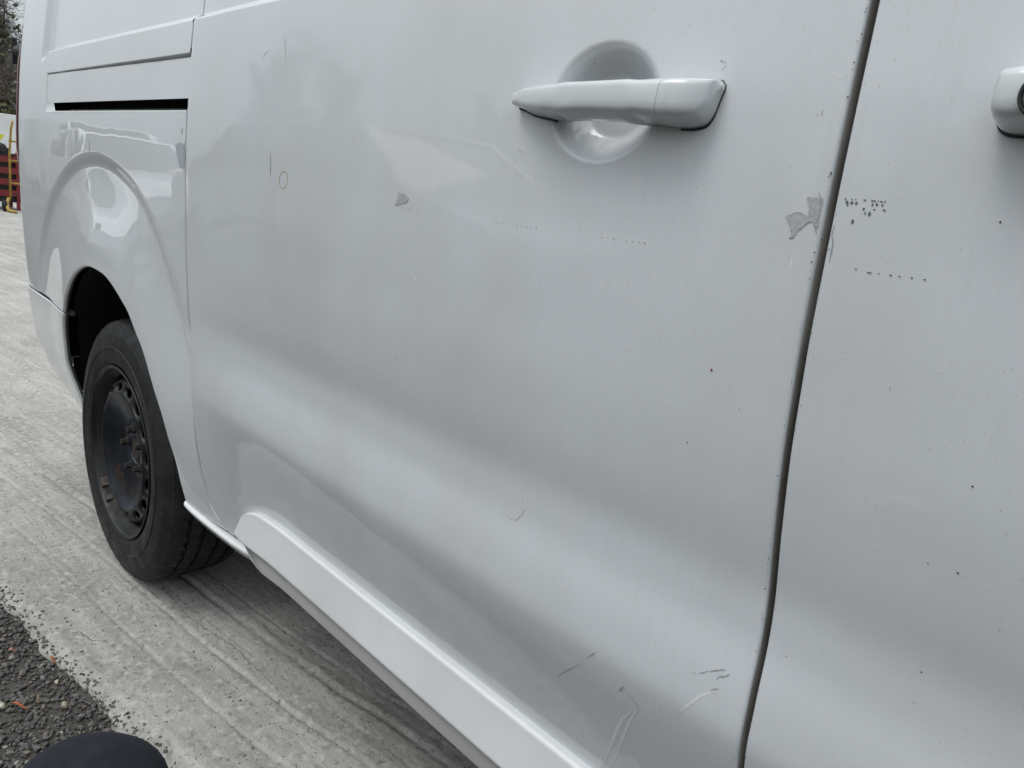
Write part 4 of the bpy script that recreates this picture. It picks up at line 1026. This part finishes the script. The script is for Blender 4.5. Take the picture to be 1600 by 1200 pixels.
# ------------------------------------------------------------------ other vehicles in the yard
def car(name, label, cat, loc, rz, bodycol, L_=4.3, H=1.48, Wd=1.75, kind='hatch', stripes=None, simple=False, group=None):
    r = empty(name, loc, rz, label=label, category=cat)
    m, _, b = principled('car_paint', bodycol, .35); b.inputs['Coat Weight'].default_value = 1.0; b.inputs['Coat Roughness'].default_value = .05
    noise_mix(m, bodycol, tuple(c * .85 for c in bodycol), 6, .4, .8)
    wr = .31; wx0, wx1 = .78, L_ - .82
    arc = lambda c: [(c + .37 * math.cos(math.radians(a)), .30 + .37 * math.sin(math.radians(a))) for a in range(180, -1, -15)]
    if kind == 'van': 
        body_p = [(0, .35)] + arc(wx0) + arc(wx1) + [(L_, .35), (L_ + .02, .75), (L_ - .1, 1.0), (L_ - .75, 1.18), (L_ - 1.35, H), (.1, H), (.0, 1.2)]
        glass_p = [(L_ - .84, 1.20), (L_ - 1.36, H - .12), (L_ - 2.15, H - .14), (L_ - 2.15, 1.20)]
    else:
        body_p = [(0, .40)] + arc(wx0) + arc(wx1) + [(L_, .35), (L_ + .02, .62), (L_ - .15, .80), (L_ - 1.0, .95), (.15, 1.0), (.0, .85)]
        glass_p = [(L_ - 1.05, .95), (L_ - 1.85, H), (.75, H), (.12, .98)]
    bm = bmesh.new(); prism_y(bm, body_p, 0, Wd)
    bmobj('body', bm, m, r, bevel=.06, seg=3)
    if kind == 'van':
        for yy in (-.006, Wd - .004):
            bm = bmesh.new(); prism_y(bm, glass_p, yy, yy + .012); bmobj('side_window', bm, GLASS, r)
        bm = bmesh.new(); q = [bm.verts.new(p) for p in ((L_ - .765, .12, 1.215), (L_ - .765, Wd - .12, 1.215), (L_ - 1.335, Wd - .16, H - .03), (L_ - 1.335, .16, H - .03))]; bm.faces.new(q)
        w = bmobj('windscreen', bm, GLASS, r); md = w.modifiers.new('t', 'SOLIDIFY'); md.thickness = .02; md.offset = 0
    else:
        bm = bmesh.new(); ins = .20
        a = [bm.verts.new((x, .05 if z < 1.1 else ins, z)) for x, z in glass_p]; b_ = [bm.verts.new((x, Wd - (.05 if z < 1.1 else ins), z)) for x, z in glass_p]
        for k in range(4): bm.faces.new((a[k], a[(k + 1) % 4], b_[(k + 1) % 4], b_[k]))
        bm.faces.new(a[::-1]); bm.faces.new(b_); bmobj('windows', bm, GLASS, r, bevel=.02)
        bm = bmesh.new(); prism_y(bm, [(glass_p[1][0] + .06, H - .02), (glass_p[1][0] - .05, H + .025), (.80, H + .03), (.68, H - .02)], ins - .02, Wd - ins + .02); bmobj('roof', bm, m, r, bevel=.02)
        for xa in (L_ - 1.02, L_ * .5, .14):
            bm = bmesh.new(); xt = {L_ - 1.02: L_ - 1.86, L_ * .5: L_ * .48, .14: .76}[xa]
            bm.free()
            for sy, iy in ((.035, ins - .02), (Wd - .035, Wd - ins + .02)):
                bm = bmesh.new(); btube(bm, [(xa, sy, .97), (xt, iy, H)], .035, 6); bmobj('pillar', bm, m, r)
    for cx_ in (wx0, wx1):
        for yy in (.02, Wd - .22):
            bm = bmesh.new(); lathe(bm, [(yy + .02, .19), (yy, .22), (yy, .28), (yy + .02, .305), (yy + .18, .305), (yy + .2, .28), (yy + .2, .19)], 28, cx_, .31)
            t = bmobj('wheel', bm, RUBBER, r, smooth=True)
            bm = bmesh.new(); lathe(bm, [(yy + .03, .195), (yy + .01, .19), (yy + .035, .15), (yy + .012, .06), (yy + .01, .005)] if yy < .5 else [(yy + .17, .195), (yy + .19, .19), (yy + .165, .15), (yy + .188, .06), (yy + .19, .005)], 28, cx_, .31)
            bmobj('hubcap', bm, CHROME, t, smooth=True)
    for yy in (.1, Wd - .38):
        bm = bmesh.new(); bbox(bm, L_ - .12, L_ + .035, yy, yy + .28, .62, .74); bmobj('headlight', bm, GLASS, r, bevel=.02)
        bm = bmesh.new(); bbox(bm, -.02, .06, yy, yy + .22, .75, .90); bmobj('tail_light', bm, LENS, r, bevel=.02)
    if stripes:
        for i, (x0, x1, z0, z1, c) in enumerate(stripes):
            m_, _, _ = principled('livery', c, .4)
            for yy in (-.004, Wd + .001):
                bm = bmesh.new(); prism_y(bm, [(x0, z0), (x1, z0), (x1 + .25, z1), (x0 + .25, z1)], yy, yy + .003); bmobj('livery_panel', bm, m_, r)
    return r
YEL = (.62, .60, .05)
st = [(.25 + .8 * i, .67 + .8 * i, .82, 1.22, YEL) for i in range(4)]
car('parked_van', 'white car-derived van with yellow slanted panels behind the red rack', 'van', (-16.5, 2.05, 0), math.radians(68), (.75, .75, .76), H=1.62, kind='van', stripes=st)
car('parked_car', 'grey hatchback parked across the lane, seen only as a reflection in the sliding door', 'car', (-6.6, -4.45, 0), 0, (.16, .17, .18), L_=5.2, H=1.60)
car('parked_car', 'white hatchback across the lane, next behind the grey hatchback', 'car', (-12.6, -4.2, 0), math.radians(4), (.78, .78, .79), L_=4.5, H=1.50)
car('parked_van', 'white delivery van across the lane, third in the row from the grey hatchback', 'van', (-19.4, -5.2, 0), math.radians(-3), (.78, .78, .79), L_=5.0, H=1.95, Wd=1.9, kind='van')
car('parked_van', 'white delivery van at the far end of the row by the trees', 'van', (-26.0, -6.6, 0), math.radians(-4), (.75, .76, .77), L_=5.0, H=1.95, Wd=1.9, kind='van')

# red steel rack and yellow sack trolley at the left edge
REDP, _, _ = principled('red_paint', (.19, .014, .016), .5); noise_mix(REDP, (.19, .014, .016), (.10, .02, .02), 12, .5, .7)
YELP, _, _ = principled('mustard_paint', (.36, .23, .03), .55); noise_mix(YELP, (.36, .23, .03), (.15, .09, .03), 15, .5, .7)
rack = empty('storage_rack', (-13.3, 1.55, 0), 0, label='red steel rack holding dark engine parts at the left edge', category='rack')
for x_ in (0, .55):
    for y_ in (0, .82):
        bm = bmesh.new(); bbox(bm, x_, x_ + .05, y_, y_ + .05, 0, .92); bmobj('post', bm, REDP, rack)
for z_ in (.22, .40, .58, .76):
    bm = bmesh.new(); bbox(bm, .005, .595, .055, .815, z_, z_ + .035); bmobj('shelf', bm, REDP, rack)
    bm = bmesh.new(); bbox(bm, .602, .612, .02, .85, z_, z_ + .10); bmobj('drawer_front', bm, REDP, rack)
bm = bmesh.new(); bbox(bm, .08, .54, -.02, .90, .12, .90); bmobj('dark_fill', bm, BLACK, rack)  # solid black block added to darken the rack interior and close its bright gaps
rr = random.Random(4)
for k, lab in enumerate(('black engine block on top of the red rack, nearest the van', 'dark gearbox casing on the red rack beside the engine block')):
    bm = bmesh.new()
    for _ in range(7):
        x_, y_, z_ = rr.uniform(.08, .40), rr.uniform(0, .22), rr.uniform(0, .14); bbox(bm, x_, x_ + rr.uniform(.08, .2), y_, y_ + rr.uniform(.08, .18), z_, z_ + rr.uniform(.06, .16))
    for _ in range(3):
        a = Vector((rr.uniform(.1, .5), rr.uniform(0, .3), .1)); btube(bm, [a, a + Vector((.05, .05, .16)), a + Vector((.12, .12, .12))], .025, 8)
    o = bmobj('engine_part', bm, BLACK, None, bevel=.008, label=lab, category='engine part'); o.location = (-13.28, 1.62 + .38 * (1 - k), .795)
tr = empty('sack_trolley', (-12.3, 2.30, 0), 0, label='mustard yellow upright trolley with a curved foot just left of the tail light', category='trolley')
for s in (-.10, .14):
    bm = bmesh.new(); btube(bm, [(.0, s, .20), (.0, s + .01, .9), (.05, s + .03, 1.28), (.12, s + .04, 1.40)], .016, 8); bmobj('upright', bm, YELP, tr, smooth=True)
for z_ in (.45, .8, 1.1):
    bm = bmesh.new(); btube(bm, [(.01, -.10, z_), (.01, .16, z_)], .014, 8); bmobj('crossbar', bm, YELP, tr, smooth=True)
bm = bmesh.new(); btube(bm, [(0, -.12, .22), (.02, -.16, .10), (.15, -.16, .03), (.35, -.10, .02)], .024, 8); btube(bm, [(0, .15, .22), (.02, .19, .10), (.15, .19, .03), (.35, .12, .02)], .024, 8); bmobj('foot', bm, YELP, tr, smooth=True)
for s in (-.20, .2):
    bm = bmesh.new(); lathe(bm, [(s, .02), (s, .09), (s + .04, .09), (s + .04, .02)], 20, -.02, .09); bmobj('wheel', bm, RUBBER, tr, smooth=True)

# ------------------------------------------------------------------ trees
BARK, _, _ = principled('bark', (.12, .105, .09), .9); noise_mix(BARK, (.13, .115, .10), (.06, .055, .045), 12, .4, .7)
TWIG, _, _ = principled('twigs', (.20, .175, .155), .9); noise_mix(TWIG, (.24, .21, .19), (.13, .115, .10), .8, .4, .6)
IVY, _, _ = principled('ivy_leaves', (.055, .065, .022), .8); noise_mix(IVY, (.17, .155, .08), (.08, .078, .038), 1.3, .4, .6)
def tree_parts(seed, H=8.5, ivy=7000, twigs=2600):
    rnd = random.Random(seed); bt = bmesh.new(); bc = []; tips = []
    btube(bt, [(0, 0, -.1), (.05, .05, H * .2), (-.05, .1, H * .42), (.1, 0, H * .7)], [.22, .17, .13, .05], 9)
    cf = []; cv = []
    def quad(p, d, w):
        u = d.orthogonal().normalized() * w; b = len(cv); cv.extend([p - u, p + u, p + d + u * .35, p + d - u * .35]); cf.append((b, b + 1, b + 2, b + 3))
        u2 = d.cross(u).normalized() * w; b = len(cv); cv.extend([p - u2, p + u2, p + d + u2 * .35, p + d - u2 * .35]); cf.append((b, b + 1, b + 2, b + 3))
    limbs = []
    for i in range(26):
        z = H * rnd.uniform(.12, .72); a = rnd.uniform(0, 2 * PI); ln = rnd.uniform(1.2, 2.6) * (1.15 - z / H * .5)
        s = Vector((0, 0, z)); pts = [s]; d = Vector((math.cos(a), math.sin(a), rnd.uniform(.4, 1.2))).normalized()
        for k in range(4):
            d = (d + Vector((rnd.uniform(-.25, .25), rnd.uniform(-.25, .25), rnd.uniform(0, .25)))).normalized(); pts.append(pts[-1] + d * ln / 3)
        btube(bt, pts, [.06, .045, .03, .02, .008], 5); limbs.append(pts)
    for i in range(twigs):
        pts = rnd.choice(limbs); k = rnd.randint(1, 3); p = pts[k].lerp(pts[k + 1], rnd.random())
        d = Vector((rnd.gauss(0, 1), rnd.gauss(0, 1), rnd.gauss(.6, 1))).normalized() * rnd.uniform(.3, .9)
        quad(p, d, .010)
        for _ in range(3):
            q = p + d * rnd.uniform(.3, 1); d2 = (d.normalized() + Vector((rnd.gauss(0, .7), rnd.gauss(0, .7), rnd.gauss(.2, .6)))).normalized() * rnd.uniform(.15, .5)
            quad(q, d2, .006)
    iv = []; if_ = []
    for i in range(ivy):
        a = rnd.uniform(0, 2 * PI); z = H * abs(rnd.gauss(0, .26)); rr_ = abs(rnd.gauss(0, 1)) * (.9 - z / H * .5) * 1.3
        c = Vector((math.cos(a) * rr_, math.sin(a) * rr_, z)); n_ = Vector((rnd.gauss(0, 1), rnd.gauss(0, 1), rnd.gauss(0, 1))).normalized(); u = n_.orthogonal().normalized() * rnd.uniform(.05, .12); v = n_.cross(u)
        b = len(iv); iv.extend([c - u, c + v * .6, c + u, c - v * .6]); if_.append((b, b + 1, b + 2, b + 3))
    me1 = bpy.data.meshes.new('trunk'); bt.to_mesh(me1); bt.free(); me1.materials.append(BARK)
    me2 = bpy.data.meshes.new('crown'); me2.from_pydata([tuple(v) for v in cv], [], cf); me2.materials.append(TWIG)
    me3 = bpy.data.meshes.new('ivy'); me3.from_pydata([tuple(v) for v in iv], [], if_); me3.materials.append(IVY)
    return me1, me2, me3
TP = [tree_parts(s) for s in (11, 12, 13)]
def tree(i, loc, s, rz, label, group):
    r = empty('bare_tree', loc, rz, label=label, category='tree')
    if group: r['group'] = group
    r.scale = (s, s, s)
    for nm, me in zip(('trunk', 'crown', 'ivy'), TP[i % 3]):
        o = link(bpy.data.objects.new(nm, me), r)
        if nm != 'trunk': o['kind'] = 'stuff'
tree(0, (-27, 3.8, 0), .95, .3, 'grey bare tree with ivy round its trunk, left of the van', None)
rnd = random.Random(21)
G_ = 'trees along the edge of the yard'
k = 1
for y_ in frange(-19, 18, 12):
    if abs(y_ - 3.5) < 2 or -15 < y_ < -2: continue
    tree(k, (-29 + rnd.uniform(-2, 2), y_ + rnd.uniform(-.8, .8), 0), rnd.uniform(.8, 1.05), rnd.uniform(0, 6), 'bare winter tree with ivy in the row at the edge of the yard', G_); k += 1
for x_ in frange(-24, 26, 14):
    tree(k, (x_ + rnd.uniform(-1, 1), -24 + rnd.uniform(-2, 2), 0), rnd.uniform(.75, 1.0), rnd.uniform(0, 6), 'bare winter tree with ivy in the row at the edge of the yard', G_); k += 1
